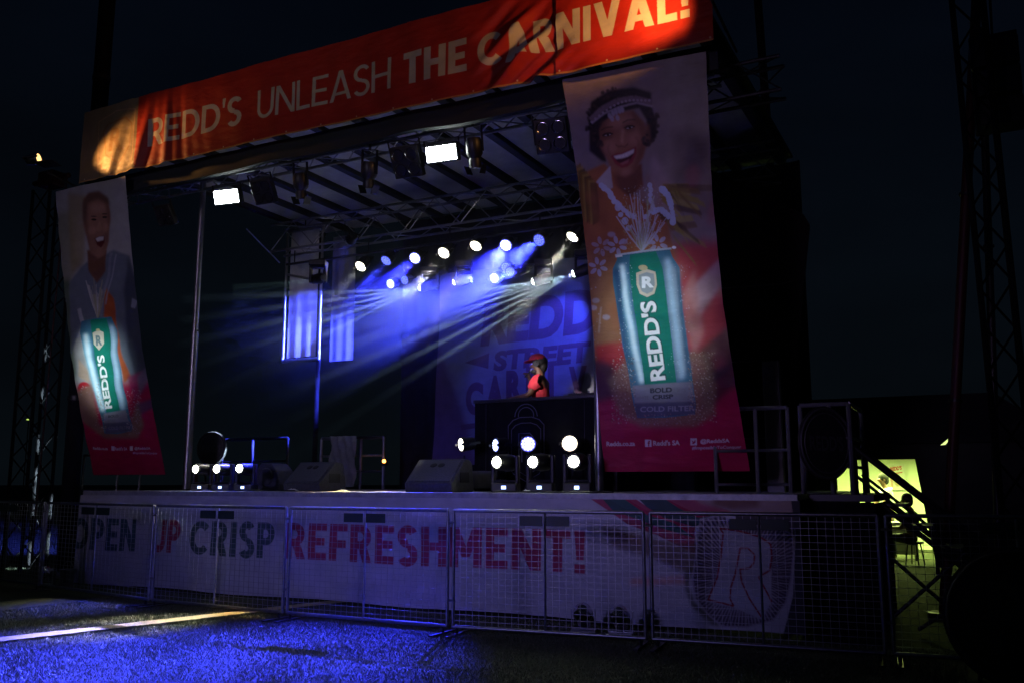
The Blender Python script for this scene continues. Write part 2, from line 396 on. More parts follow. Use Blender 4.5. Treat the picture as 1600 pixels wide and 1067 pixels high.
# ================================================================== SETTING
# ground: one sheet to the horizon, mown grass near the stage
def ground_mat():
    m = bpy.data.materials.new('mown_grass_ground'); m.use_nodes = True
    t = m.node_tree; n = t.nodes; l = t.links; b = n['Principled BSDF']
    co = n.new('ShaderNodeTexCoord')
    a = n.new('ShaderNodeTexNoise'); a.inputs['Scale'].default_value = 22; a.inputs['Detail'].default_value = 9; a.inputs['Roughness'].default_value = .75
    c = n.new('ShaderNodeTexNoise'); c.inputs['Scale'].default_value = .9; c.inputs['Detail'].default_value = 5
    l.new(co.outputs['Object'], a.inputs['Vector']); l.new(co.outputs['Object'], c.inputs['Vector'])
    r = n.new('ShaderNodeValToRGB'); l.new(a.outputs['Fac'], r.inputs[0])
    r.color_ramp.elements[0].position = .32; r.color_ramp.elements[0].color = (.03, .034, .022, 1)
    r.color_ramp.elements[1].position = .68; r.color_ramp.elements[1].color = (.10, .11, .075, 1)
    r2 = n.new('ShaderNodeValToRGB'); l.new(c.outputs['Fac'], r2.inputs[0])
    r2.color_ramp.elements[0].position = .35; r2.color_ramp.elements[0].color = (.6, .7, .5, 1)
    r2.color_ramp.elements[1].position = .65; r2.color_ramp.elements[1].color = (1.15, 1.05, .95, 1)
    mm = n.new('ShaderNodeMix'); mm.data_type = 'RGBA'; mm.blend_type = 'MULTIPLY'; mm.inputs[0].default_value = 1
    l.new(r.outputs[0], mm.inputs[6]); l.new(r2.outputs[0], mm.inputs[7]); l.new(mm.outputs[2], b.inputs['Base Color'])
    b.inputs['Roughness'].default_value = .9; b.inputs['Specular IOR Level'].default_value = .2
    bp = n.new('ShaderNodeBump'); bp.inputs['Strength'].default_value = .8; bp.inputs['Distance'].default_value = .03
    l.new(a.outputs['Fac'], bp.inputs['Height']); l.new(bp.outputs[0], b.inputs['Normal'])
    return m
g = MB().add([(-900, -900, 0), (900, -900, 0), (900, 900, 0), (-900, 900, 0)], [(0, 1, 2, 3)]).build('ground', ground_mat())
tag(g, None, None, kind='structure')
def grass_mat():
    m = bpy.data.materials.new('grass_blades'); m.use_nodes = True
    t = m.node_tree; n = t.nodes; l = t.links; b = n['Principled BSDF']
    a = n.new('ShaderNodeAttribute'); a.attribute_name = 'print'
    l.new(a.outputs['Color'], b.inputs['Base Color']); b.inputs['Roughness'].default_value = .5; b.inputs['Specular IOR Level'].default_value = .35
    return m
def grass(n):
    x = rng.uniform(-10.8, -.2, n); y = rng.uniform(4.0, 9.6, n)
    clump = .5+.5*np.sin(x*3.1+1.3*np.sin(y*2.3))*np.sin(y*2.7+x*.9)
    keep = rng.random(n) < .55+.45*clump; x, y, clump = x[keep], y[keep], clump[keep]; n = len(x)
    h = rng.uniform(.012, .034, n)*(.75+.5*clump); a = rng.uniform(0, 2*PI, n); wd = rng.uniform(.002, .0042, n)
    lx = rng.normal(0, .6, n)*h; ly = rng.normal(0, .6, n)*h
    V = np.empty((n, 3, 3)); V[:, 0] = np.stack([x-np.cos(a)*wd, y-np.sin(a)*wd, 0*x], 1)
    V[:, 1] = np.stack([x+np.cos(a)*wd, y+np.sin(a)*wd, 0*x], 1); V[:, 2] = np.stack([x+lx, y+ly, h], 1)
    me = bpy.data.meshes.new('grass'); me.vertices.add(n*3); me.vertices.foreach_set('co', V.astype(np.float32).ravel())
    me.loops.add(n*3); me.loops.foreach_set('vertex_index', np.arange(n*3, dtype=np.int32))
    me.polygons.add(n); me.polygons.foreach_set('loop_start', np.arange(n, dtype=np.int32)*3); me.polygons.foreach_set('loop_total', np.full(n, 3, np.int32))
    k = rng.random(n)[:, None]; c = np.array([.065, .10, .05])*(1-k)+np.array([.19, .18, .12])*k
    c = np.concatenate([np.repeat(c, 3, 0), np.ones((n*3, 1))], 1)
    at = me.color_attributes.new('print', 'FLOAT_COLOR', 'POINT'); at.data.foreach_set('color', c.astype(np.float32).ravel())
    me.update(); me.materials.append(grass_mat())
    return link('grass', me)
tag(grass(230000), 'short mown grass in front of and under the barrier', 'grass', kind='stuff')
# painted line across the grass
L0, L1 = Vector(on_z(-160, 1020, 0)), Vector(on_z(560, 938, 0))
ld_ = (L1-L0).normalized(); ln_ = Vector((-ld_.y, ld_.x, 0)); vs = []; fs = []
NL = 160
for i in range(NL+1):
    p = L0+(L1-L0)*(i/NL); wob = .012*math.sin(i*.9)+.008*math.sin(i*2.7+1)
    vs += [p+ln_*(.13+wob*.5+random.uniform(-.006, .006))+Vector((0, 0, .024)), p-ln_*(.13-wob*.5+random.uniform(-.006, .006))+Vector((0, 0, .024))]
    if i: fs.append((2*i-2, 2*i-1, 2*i+1, 2*i))
tag(MB().add(vs, fs).build('painted_line', M_PAINTLINE), None, None, kind='structure')

# ------------------------------------------------------------------ trusses
def truss(name, label, a, b, sx, sz, bay=.5, m=M_ALU, rc=.025, rl=.011, group=None, cat='truss', parent=None):
    a = Vector(a); b = Vector(b); d = (b-a); L = d.length; d.normalize()
    side = d.cross(Vector((0, 0, 1)))
    if side.length < .1: side = Vector((1, 0, 0))
    side.normalize(); up = side.cross(d).normalized()
    t = thing(name, label, cat, a, group)
    cs = [(side*(i*sx/2)+up*(j*sz/2)) for i, j in ((-1, -1), (1, -1), (1, 1), (-1, 1))]
    for c in cs: MB().tube(c, c+d*L, rc, 8).build('chord', m, t, True)
    lb = MB(); n = max(1, round(L/bay))
    for f in range(4):
        p, q = cs[f], cs[(f+1) % 4]
        for k in range(n):
            s0, s1 = (p, q) if k % 2 == 0 else (q, p)
            lb.tube(s0+d*(L*k/n), s1+d*(L*(k+1)/n), rl, 5, cap=False)
    lb.build('lacing', m, t, True)
    return t

# ------------------------------------------------------------------ stage platform
DX0, DX1, DY0, DY1, DZ = -12.62, -1.68, 9.74, 15.2, 1.44
st = thing('stage_platform', 'raised stage platform with dark deck and pale metal front edge', 'stage', (0, 0, 0))
mb = MB(); nb = 10
for i in range(nb):
    xa = DX0+(DX1-DX0)*i/nb; xb = DX0+(DX1-DX0)*(i+1)/nb
    for j in range(4):
        ya = DY0+.03+(DY1-DY0)*j/4; yb = DY0+(DY1-DY0)*(j+1)/4
        mb.box(((xa+xb)/2, (ya+yb)/2, DZ-.03), (xb-xa-.006, yb-ya-.006, .06))
mb.build('deck', M_DECK, st)
MB().box(((DX0+DX1)/2, DY0, DZ-.045), (DX1-DX0, .05, .095)).build('front_edge', M_EDGE, st, bevel=.006)
for x in np.linspace(DX0+.2, DX1-.2, 6): MB().tube((x, 10.1, 0), (x, 10.1, DZ-.07), .04, 8).build('under_post', M_DARKM, st)

MB().box((DX1-.02, 12.45, .69), (.02, 5.3, 1.37)).build('side_cloth', M_CLOTHB, st)
# skirt banner along the platform front
CW = (.56, .56, .58)
def plane_map(x0, x1, z0, z1): return lambda x, z: ((x-x0)/(x1-x0), (z1-z)/(z1-z0))
SX0, SX1, SZ0, SZ1 = -12.66, -1.66, .04, 1.375
pm = plane_map(SX0, SX1, SZ0, SZ1)
ps = Paint(1320, 170, pm, CW)
def pxz(x, y, Y): p = on_y(x, y, Y); return (p[0], p[2])
def PX(P, Y, pts): return [pxz(x, y, Y) for x, y in pts]
GRN, CRED = (.02, .10, .085), (.42, .012, .07)
for t, xa, xb, c in (('OPEN', -12.80, -11.34, (.03, .10, .12)), ('UP', -10.99, -10.43, CRED), ('CRISP', -10.24, -8.64, (.035, .09, .085)), ('REFRESHMENT!', -8.44, -4.05, CRED)):
    ps.block(t, xa, .545, xb-xa, .475, .225, c, .95)
Z8 = lambda pts: PX(ps, 9.7, [(900+x/4.103, 760+y/4.103) for x, y in pts])
ps.poly(Z8([(60, 60), (170, 60), (360, 170), (560, 270), (760, 330), (760, 430), (520, 310), (330, 240), (200, 150)]), CRED, .9)
ps.poly(Z8([(150, 60), (290, 60), (480, 170), (700, 250), (760, 330), (560, 270), (420, 220), (230, 150)]), GRN, .95)
ps.poly(Z8([(280, 60), (350, 60), (470, 140), (640, 160), (760, 250), (760, 330), (620, 230), (450, 180)]), CRED, .9)
ps.poly(Z8([(380, 60), (540, 60), (760, 170), (900, 170), (760, 260), (560, 200), (450, 130)]), (.012, .06, .06), .95)
ps.poly(Z8([(540, 60), (720, 60), (1000, 160), (780, 200), (660, 140)]), CRED, .85)
ps.poly(Z8([(720, 60), (1480, 60), (1480, 200), (1000, 160), (800, 110)]), (.45, .30, .27), .9, 2)
ps.poly(Z8([(900, 70), (1170, 70), (1170, 130), (1000, 150), (860, 120)]), (.2, .08, .06), .8, 3)
ps.poly(Z8([(150, 250), (480, 320), (720, 370), (900, 300), (760, 560), (640, 530), (480, 450), (240, 390)]), (.16, .10, .07), .85, 3)
ps.poly(Z8([(230, 270), (420, 330), (420, 380), (250, 310)]), (.3, .16, .10), .6, 2)
ps.poly(Z8([(150, 340), (260, 380), (420, 420), (240, 400)]), (.36, .30, .26), .7, 3)
ps.poly(Z8([(350, 580), (720, 570), (720, 620), (350, 625)]), (.75, .33, .25), .75, 3)
ps.poly(Z8([(690, 560), (750, 500), (720, 640), (760, 740), (900, 860), (930, 905), (860, 880), (740, 770), (700, 660)]), (.09, .09, .05), .9, 2)
ps.poly(Z8([(520, 840), (700, 770), (880, 880), (520, 890)]), (.4, .42, .5), .6, 4)
ps.poly(Z8([(1370, 50), (1490, 50), (1490, 950), (1330, 950), (1390, 700), (1405, 300)]), (.03, .03, .035), .97)
ps.poly(Z8([(1020, 170), (1400, 170), (1400, 320), (1300, 250), (1020, 245)]), (.05, .035, .04), .95)
sho = [(792, 205), (930, 180), (1025, 240), (1200, 260), (1310, 255), (1390, 310), (1400, 380), (1380, 600), (1350, 740), (1270, 860), (1100, 905), (940, 900), (850, 830), (760, 720), (740, 600)]
ps.poly(Z8(sho), (.40, .36, .40))
ctr = np.array([1075., 560.]); inn = np.array([(915, 265), (1140, 310), (1240, 360), (1250, 560), (1250, 740), (1190, 850), (1000, 770), (845, 735), (900, 580), (935, 400)], float)
for th in np.linspace(0, 2*PI, 92, False):
    d = np.array([math.cos(th), math.sin(th)])
    def hit(poly):
        best = None
        for k in range(len(poly)):
            a = np.array(poly[k], float)-ctr; b = np.array(poly[(k+1) % len(poly)], float)-ctr; ee = b-a
            den = d[0]*ee[1]-d[1]*ee[0]
            if abs(den) < 1e-9: continue
            tt = (a[0]*ee[1]-a[1]*ee[0])/den; uu = (a[0]*d[1]-a[1]*d[0])/den
            if tt > 0 and 0 <= uu <= 1: best = tt if best is None else max(best, tt)
        return best
    a, b = hit(inn), hit(sho)
    if a and b and b > a+8:
        p0 = ctr+d*(a+4); p1 = ctr+d*(b-10); pr = np.array([-d[1], d[0]])
        ps.poly(Z8([tuple(p0-pr*4), tuple(p1-pr*9), tuple(p1+pr*9), tuple(p0+pr*4)]), (.07, .05, .08), .9)
ps.poly(Z8([tuple(p) for p in inn]), (.46, .46, .5))
ps.poly(Z8([(855, 640), (1240, 640), (1250, 740), (1190, 850), (1000, 770), (845, 735)]), (.55, .6, .68), .6, 5)
for pts in ([(915, 268), (1040, 285), (1180, 325), (1245, 370), (1255, 450), (1240, 540), (1170, 580), (1240, 710), (1255, 740)], [(915, 265), (940, 300), (930, 430), (905, 580), (845, 725), (930, 745), (1010, 768), (985, 720), (990, 650), (1020, 560), (1045, 430), (1050, 395), (1100, 395), (1145, 440), (1140, 490), (1110, 525), (1050, 530), (1060, 610), (1110, 720), (1190, 840)]):
    q = Z8(pts); ps.line(q, .018, (.30, .012, .03))
def skirt_surf(u, v):
    x = SX0+(SX1-SX0)*u; z = SZ1+(SZ0-SZ1)*v
    y = 9.705 + .010*np.sin(x*4.1)*v + .006*np.sin(x*11+z*3)*v + .012*np.sin(z*9+x*.7)*np.sin(x*1.7)*.5
    return x, y-.02*v, z + .012*np.sin(x*2.2)*v
sk = sheet('skirt_banner', ps, skirt_surf, print_mat('printed_skirt', .6))
tag(sk, 'long pale printed skirt banner along the stage front, big green and red lettering', 'banner')

# ------------------------------------------------------------------ roof
RZ = 6.95
rf = thing('stage_roof', 'flat stage roof with white panels between dark beams', 'roof', (0, 0, 0))
MB().box((-7.5, 12.55, RZ+.13), (10.1, 5.5, .05)).build('roof_skin', M_TARP, rf)
xs = np.arange(-12.5, -2.4, .76)
for i in range(len(xs)-1):
    MB().box(((xs[i]+xs[i+1])/2, 12.55, RZ+.06), (xs[i+1]-xs[i]-.16, 5.3, .03)).build('roof_panel', M_WHITEP, rf)
for x in xs: MB().box((x, 12.55, RZ+.03), (.15, 5.34, .13)).build('roof_beam', M_RIB, rf, bevel=.01)
MB().box((-7.5, 9.86, RZ+.05), (10.1, .1, .2)).build('front_beam', M_RIB, rf)
# dark fascia under the header
mb = MB(); xs2 = np.linspace(-13.05, -2.35, 50); vs = []; fs = []
for i, x in enumerate(xs2):
    s = .012*math.sin(x*5)+.01*math.sin(x*2.1)
    vs += [(x, 9.78+s, 6.60), (x, 9.78+s*1.5, 6.29+.02*math.sin(x*2.6)), (x, 9.83+s*1.5, 6.27+.02*math.sin(x*2.6)), (x, 9.83+s, 6.60)]
    if i:
        o = 4*i
        fs += [(o-4, o-3, o+1, o), (o-3, o-2, o+2, o+1), (o-2, o-1, o+3, o+2)]
tag(mb.add(vs, fs).build('fascia_valance', mat('fascia_tarpaulin', (.007, .011, .014), .7, 0, .3, 4, .3), None, True), 'dark fascia strip hanging just below the red header banner', 'valance')

truss('front_truss', 'front lighting truss just under the dark fascia of the header', (-13.3, 10.16, 6.47), (-2.45, 10.16, 6.47), .34, .30, .38)
truss('back_truss', 'back lighting truss across the stage carrying the row of blue and white lamps', (-12.3, 13.55, 6.40), (-2.4, 13.55, 6.40), .4, .55, .55, M_ALU)
truss('wing_truss', 'short truss end sticking out past the right hanging banner', (-2.75, 10.5, 6.35), (-1.75, 10.5, 6.35), .3, .42, .4, M_DARKM)
# lower pipe carrying the moving heads
t = thing('lighting_pipe', 'thin dark pipe below the back truss holding the moving heads', 'pipe', (0, 0, 0))
MB().tube((-12.0, 13.5, 5.86), (-3.4, 13.5, 5.86), .025, 10).build('tube', M_DARKM, t, True)
for x in (-11.8, -10, -8.2, -6.4, -4.6): MB().tube((x, 13.5, 5.84), (x, 13.5, 6.12), .012, 6).build('hanger', M_DARKM, t)
# roof legs
def leg(label, p, top, r, m=M_ALU):
    t = thing('roof_post', label, 'post', p)
    h = top-p[2]
    MB().tube((0, 0, .02), (0, 0, h*.5), r*1.12, 16).build('outer_tube', m, t, True)
    MB().tube((0, 0, h*.5), (0, 0, h), r*.94, 16).build('inner_tube', m, t, True)
    MB().box((0, 0, .01), (.26, .26, .02)).build('base_plate', M_DARKM, t); MB().box((0, 0, h-.01), (.2, .2, .02)).build('top_plate', M_DARKM, t)
    MB().tube((-r*1.6, 0, h*.5), (r*1.6, 0, h*.5), .014, 8).build('lock_pin', M_DARKM, t, True)
pl = on_y(291, 765, 11.3); leg('bare metal roof leg at the left front of the stage beside the moving heads', (pl[0], 11.3, DZ), RZ, .058)
pr = on_y(937, 768, 11.3); leg('metal roof leg at the right, its foot showing below the large hanging banner', (pr[0], 11.3, DZ), RZ, .05)
# brace cable under the roof left
t = MB().tube(on_y(385, 358, 12.4), on_y(437, 411, 13.6), .012, 6).build('brace_rod', M_ALU, None, True); tag(t, 'thin diagonal brace rod at the left side under the roof', 'rod')

# back wall drape and printed backdrop
def drape(name, label, x0, x1, y, z0, z1, amp=.05, fr=9, m=M_CLOTHB):
    n = 160; vs = []; fs = []
    for i in range(n+1):
        x = x0+(x1-x0)*i/n; s = amp*math.sin(x*fr)+amp*.5*math.sin(x*fr*2.3+1)
        vs += [(x, y+s, z0), (x, y+s*.6, z1), (x, y+s*.6+.02, z1), (x, y+s+.02, z0)]
        if i:
            o = 4*i; fs += [(o-4, o, o+1, o-3), (o-3, o+1, o+2, o-2), (o-2, o+2, o+3, o-1)]
    return tag(MB().add(vs, fs).build(name, m, None, True), label, 'curtain')
drape('back_drape', 'black drape closing the back of the stage behind the printed backdrop', -10.3, -2.3, 15.05, DZ, 6.9)
BX0, BX1, BZ0, BZ1 = -9.2, -4.6, 1.9, 5.6
pb = Paint(520, 420, plane_map(BX0, BX1, BZ0, BZ1), (.11, .11, .14))
MAR = (.06, .022, .05)
pb.poly([(-9.2, 1.9), (-9.2, 4.2), (-8.7, 3.2), (-8.2, 1.9)], MAR, .8, 6)
pb.text('REDD\'S', (-8.25, 4.1), (3.0, .12), (.06, .85), MAR, .95, .05)
pb.text('STREET', (-7.95, 3.62), (1.95, .05), (.03, .38), MAR, .95, .05)
pb.poly([(-8.55, 3.82), (-8.05, 3.98), (-8.05, 3.68)], MAR, .95); pb.poly([(-5.9, 3.95), (-5.9, 3.62), (-5.05, 3.68)], MAR, .95)
for k, ch in enumerate('CARNIVAL'):
    th = (k-3.5)/3.5; pb.text(ch, (-8.5+k*.42, 2.82+.22*(1-th*th)), (.36 if ch != 'I' else .12, 0), (0, .62), MAR, .95, .06)
pb.line([(-8.6, 2.6), (-7.0, 2.75), (-5.3, 2.6)], .1, MAR, .9)
def bk(u, v):
    x = BX0+(BX1-BX0)*u; z = BZ1+(BZ0-BZ1)*v
    return x+.25*(v-.5)*(u-1)*.6, 14.7+.02*np.sin(x*5+z)+.02*np.sin(z*3.1), z
tag(sheet('backdrop_banner', pb, bk, print_mat('printed_backdrop', .7)), 'large printed backdrop behind the DJ with dark red lettering on grey', 'banner')

# ------------------------------------------------------------------ header banner (two lengths)
def header_print(x0, x1, nx):
    p = Paint(nx, 190, plane_map(x0, x1, 6.50, 7.75), (.27, .013, .007))
    p.poly([(-14, 6.4), (-14, 7.9), (-11.72, 7.9), (-11.66, 6.4)], (.17, .13, .08))
    # crest outline on the pale end
    sh = [(-12.52, 7.30), (-12.42, 7.42), (-11.98, 7.45), (-11.84, 7.32), (-11.86, 6.95), (-12.12, 6.70), (-12.40, 6.88)]
    p.line(sh+[sh[0]], .03, (.16, .09, .04)); p.text('R', (-12.33, 6.92), (.30, 0), (0, .40), (.15, .09, .04), .9, .03)
    p.line([(-12.62, 6.62), (-12.64, 7.50), (-12.25, 7.62), (-11.78, 7.56), (-11.76, 6.62)], .02, (.32, .2, .12), .8)
    c = (.36, .33, .28)
    for t, xa, xb, b in (("REDD'S", -11.44, -9.45, .17), ('UNLEASH', -9.14, -6.75, .12), ('THE', -6.55, -5.56, .22), ('CARNIVAL!', -5.40, -2.58, .22)):
        p.block(t, xa, 6.85, xb-xa, .46, b, c, .97)
    p.line([(x0, 6.515), (x1, 6.515)], .02, (.45, .25, .06), .7)
    for x in np.arange(-12.9, -2.2, .62): p.ell(x, 6.545, .011, .011, (.5, .42, .3))
    return p
def fold(x, z):
    k = np.clip((7.75-z)/1.25, 0, 1)
    y = .012*np.sin(x*2.3)+.006*np.sin(x*9+z*4)
    a = np.exp(-((x+11.6)/.95)**2)*(.05*k+.008); ph = (x+11.4)*(13-3.5*k)+.8*np.sin(x*3+z)+k*1.5
    y = y+a*.6*(np.sin(ph)+.45*np.sin(ph*2.3+1))
    d = (x+4.75)*.75-(z-6.9)*1.0
    a2 = np.exp(-((x+4.72+.2*(z-6.9))/.42)**2)*np.clip(k*1.4, 0, 1)
    y = y-a2*(.085*np.sin(d*11+.6)+.035*np.sin(d*25))
    return y
def header(label, x0, x1, nx, yo, sag):
    def s(u, v):
        x = x0+(x1-x0)*u; z = 7.75+(6.50-7.75)*v
        return x, 9.52+yo+fold(x, z), z+sag*np.sin(PI*u)*v*v + v*.035*np.exp(-((x+4.72)/.3)**2)
    tag(sheet('header_banner', header_print(x0, x1, nx), s, print_mat('printed_header', .5, bump=.25)), label, 'banner', 'header banner lengths over the stage front')
header('long left length of the red header banner with pale crest end', -13.05, -4.26, 1200, 0, .03)
header('short brightly lit right length of the red header banner', -4.27, -2.32, 280, -.02, .0)

# ------------------------------------------------------------------ hanging banners (blown back at the foot)
def interp(v, vs, ys): return np.interp(v, vs, ys)
ZT, ZB = 6.48, 1.70
RBX0, RBX1 = -4.24, -2.46
def rb_y(u, v):
    l = interp(v, [0, .13, .27, .43, .57, .84, 1], [9.60, 9.88, 10.11, 10.34, 10.48, 10.67, 10.84])
    r = interp(v, [0, .35, .61, .79, 1], [9.69, 9.75, 10.06, 10.48, 11.07])
    return l*(1-u)+r*u
def lb_y(u, v): return interp(v, [0, .27, .58, .81, 1], [9.59, 9.83, 10.14, 10.46, 10.76]) + 0*u
def banner_map(x0, x1, fy):
    def f(x, y):
        d = ray(x, y); Y = 10.0
        for _ in range(8):
            p = _C+d*(Y/d[1]); u = (p[0]-x0)/(x1-x0); v = (ZT-p[2])/(ZT-ZB); Y = .5*Y+.5*float(fy(np.clip(u, 0, 1), np.clip(v, 0, 1)))
        return u, v
    return f
def banner_surf(x0, x1, fy, ph):
    def s(u, v):
        k = np.linspace(0, 1, 9)
        y = fy(u, v)
        x = x0+(x1-x0)*u; z = ZT+(ZB-ZT)*v
        wr = .008*np.sin(v*60+ph+u*3)*np.sin(u*4+ph)+.012*np.sin((u*2.2+v*5.5)*3+ph)*np.sin(PI*u)+.018*np.sin((u-.5)*9+v*4)*v
        return x, y+wr, z
    return s
WHT = (.62, .62, .64)
def can(p, P, out, lab, glowL, glowR, low, low2, sheen):
    p.poly(P(out), (.05, .17, .26))
    p.poly(P(sheen), (.32, .42, .5), .7, 5)
    p.line(P(glowL), sheen_w[0], (.45, .80, .92), .95, 4); p.line(P(glowL), sheen_w[0]*.45, (.80, .97, 1), .9, 3)
    p.line(P(glowR), sheen_w[0]*.8, (.40, .62, .78), .8, 4)
    p.poly(P(lab), (.006, .19, .13))
    p.poly(P(low), (.24, .24, .30), .95, 1); p.poly(P(low2), (.10, .10, .17), .95, 1)
sheen_w = [9.]

# right banner
mp_r = banner_map(RBX0, RBX1, rb_y); pr_ = Paint(290, 760, mp_r, (.24, .20, .21))
I = lambda pts: pts
Z6 = lambda pts: [(860+x/2.667, 80+y/2.667) for x, y in pts]
Z7 = lambda pts: [(860+x/2.667, 370+y/2.667) for x, y in pts]
p = pr_
p.poly([(870, 80), (1120, 60), (1120, 190), (870, 190)], (.27, .21, .21), .9, 20)
p.poly([(1030, 60), (1120, 60), (1125, 300), (1050, 300)], (.33, .30, .26), .8, 14)
p.poly([(1045, 200), (1115, 210), (1120, 340), (1060, 330)], (.17, .13, .13), .85, 10)
p.poly([(1075, 215), (1105, 225), (1100, 270), (1070, 265)], (.10, .08, .10), .7, 6)
p.poly([(1020, 240), (1050, 290), (1060, 340), (1010, 320)], (.40, .30, .33), .7, 6)
p.poly([(870, 560), (1200, 540), (1200, 760), (870, 760)], (.40, .008, .07), 1, 24)
p.poly([(870, 640), (1200, 630), (1200, 760), (870, 760)], (.42, .010, .07), 1, 4)
p.poly([(1050, 380), (1140, 380), (1150, 560), (1060, 560)], (.42, .05, .06), .95, 8)
p.poly([(1075, 455), (1130, 400), (1140, 430), (1090, 500)], (.45, .33, .36), .85, 4)
p.poly([(1065, 460), (1085, 420), (1100, 520), (1085, 560)], (.48, .22, .20), .8, 5)
p.poly([(1095, 545), (1150, 500), (1160, 560), (1110, 600)], (.10, .07, .05), .8, 5)
p.poly([(1090, 590), (1150, 560), (1165, 590), (1100, 640)], (.03, .02, .03), .8, 6)
# costume
p.poly([(900, 300), (918, 268), (945, 256), (975, 292), (1010, 320), (1040, 330), (1058, 420), (1060, 470), (975, 500), (985, 560), (930, 560), (912, 440)], (.36, .13, .05), 1, 2)
p.poly([(905, 400), (960, 380), (968, 470), (978, 560), (930, 570), (915, 480)], (.30, .15, .07), .8, 5)
p.poly([(930, 540), (985, 530), (990, 570), (935, 590)], (.40, .02, .03), .9, 4)
p.poly([(926, 560), (960, 570), (962, 620), (930, 630)], (.02, .02, .04), .85, 6)
for k in range(9):
    x = 903+k*3.2; p.poly([(x-6, 262+k*3), (x+5, 255+k*4), (x+9, 330+k*2), (x-2, 345+k)], [(.20, .11, .02), (.33, .22, .05), (.10, .05, .02)][k % 3], .8, 1)
for k in range(26):
    a = -.2+k*.065; cx, cy = 1030+rng.uniform(0, 30), 300+rng.uniform(-10, 70); L = rng.uniform(30, 62)
    x2, y2 = cx+L*math.cos(a), cy+L*math.sin(a)*.9
    p.poly([(cx-3, cy-5), (x2, y2-3), (x2+4, y2+6), (cx+2, cy+7)], [(.34, .30, .07), (.16, .10, .04), (.24, .20, .05), (.07, .04, .03)][k % 4], .75, 1)
# hair, face
p.poly(Z6([(170, 215), (160, 300), (165, 420), (215, 460), (235, 465), (215, 330), (290, 260), (370, 240), (400, 290), (405, 400), (440, 360), (445, 300), (420, 230), (420, 175), (350, 155), (250, 165)]), (.02, .014, .016), 1, 2)
p.poly(Z6([(250, 490), (380, 470), (385, 560), (330, 610), (270, 560)]), (.17, .060, .035), 1, 2)
SKN = (.30, .125, .075)
p.poly(Z6([(207, 330), (210, 400), (238, 455), (252, 500), (275, 522), (315, 528), (350, 505), (385, 440), (402, 370), (390, 300), (345, 250), (270, 262), (220, 300)]), SKN, 1, 2)
p.poly(Z6([(385, 440), (402, 370), (390, 300), (345, 250), (330, 262), (368, 320), (372, 380), (350, 470), (330, 520), (352, 503)]), (.15, .055, .035), .75, 4)
p.poly(Z6([(207, 330), (212, 300), (232, 290), (222, 350), (228, 420), (250, 480), (238, 455), (210, 400)]), (.17, .065, .04), .7, 4)
p.ell(*Z6([(250, 402)])[0], 11, 9, (.52, .24, .15), .75, 6, -.4); p.ell(*Z6([(352, 372)])[0], 10, 9, (.48, .21, .14), .7, 6, -.4)
p.ell(*Z6([(296, 296)])[0], 19, 8, (.50, .25, .17), .7, 6, -.3); p.ell(*Z6([(318, 505)])[0], 9, 5, (.46, .21, .14), .7, 4, -.2)
p.poly(Z6([(385, 300), (412, 310), (414, 385), (394, 405)]), (.20, .08, .05), .9, 3); p.ell(*Z6([(404, 350)])[0], 3, 7, (.10, .04, .03), .7, 2)
p.line(Z6([(252, 436), (240, 410), (248, 392)]), 1.8, (.15, .055, .035), .7, 2); p.line(Z6([(362, 400), (368, 380), (355, 358)]), 1.8, (.15, .055, .035), .7, 2)
for cx, cy, r in ((240, 353, -.22), (330, 322, -.28)):
    c = Z6([(cx, cy)])[0]; p.ell(c[0], c[1]-1, 11, 7, (.17, .065, .045), .7, 4, r); p.ell(c[0], c[1], 7.6, 2.7, (.05, .02, .016), .95, 1, r); p.ell(c[0]+.6, c[1]+.4, 5.2, 1.3, (.40, .36, .36), .75, 0, r)
    p.ell(c[0]+1, c[1]+.2, 2.0, 1.6, (.015, .010, .010)); p.line([(c[0]-8, c[1]+1), (c[0]-3, c[1]-2.6), (c[0]+4, c[1]-3.2), (c[0]+9, c[1]-1)], 1.5, (.02, .01, .01), .9)
    b = Z6([(cx-2, cy-30)])[0]; p.line([(b[0]-10, b[1]+4), (b[0]-2, b[1]-.5), (b[0]+10, b[1]-1.5)], 2.0, (.05, .022, .016), .85, 1); p.line([(c[0]-6, c[1]+5.5), (c[0]+2, c[1]+5.8), (c[0]+8, c[1]+3)], 1.2, (.17, .07, .05), .6, 1)
p.poly(Z6([(296, 320), (280, 380), (272, 392), (290, 402), (318, 397), (326, 384), (312, 330)]), (.33, .14, .085), .9, 3); p.poly(Z6([(300, 330), (294, 385), (304, 388), (310, 335)]), (.52, .26, .17), .8, 2)
p.line(Z6([(273, 392), (284, 402), (296, 398), (310, 402), (324, 388)]), 1.5, (.10, .035, .025), .85, 1)
p.poly(Z6([(252, 440), (275, 428), (300, 424), (330, 410), (356, 398), (357, 425), (340, 466), (318, 484), (296, 488), (270, 472)]), (.26, .035, .045), 1, 1)
p.poly(Z6([(264, 440), (300, 431), (348, 408), (346, 428), (330, 458), (302, 474), (278, 462)]), (.07, .008, .012), 1, 1)
p.poly(Z6([(264, 440), (300, 431), (348, 408), (346, 424), (322, 440), (298, 448), (274, 451)]), (.70, .66, .66), 1, 1)
for x in (280, 294, 308, 321, 333): p.line(Z6([(x, 434-(x-280)*.38), (x+2, 450-(x-280)*.36)]), .5, (.40, .34, .34), .6)
p.poly(Z6([(288, 470), (330, 450), (322, 466), (302, 476)]), (.42, .13, .13), .8, 1)
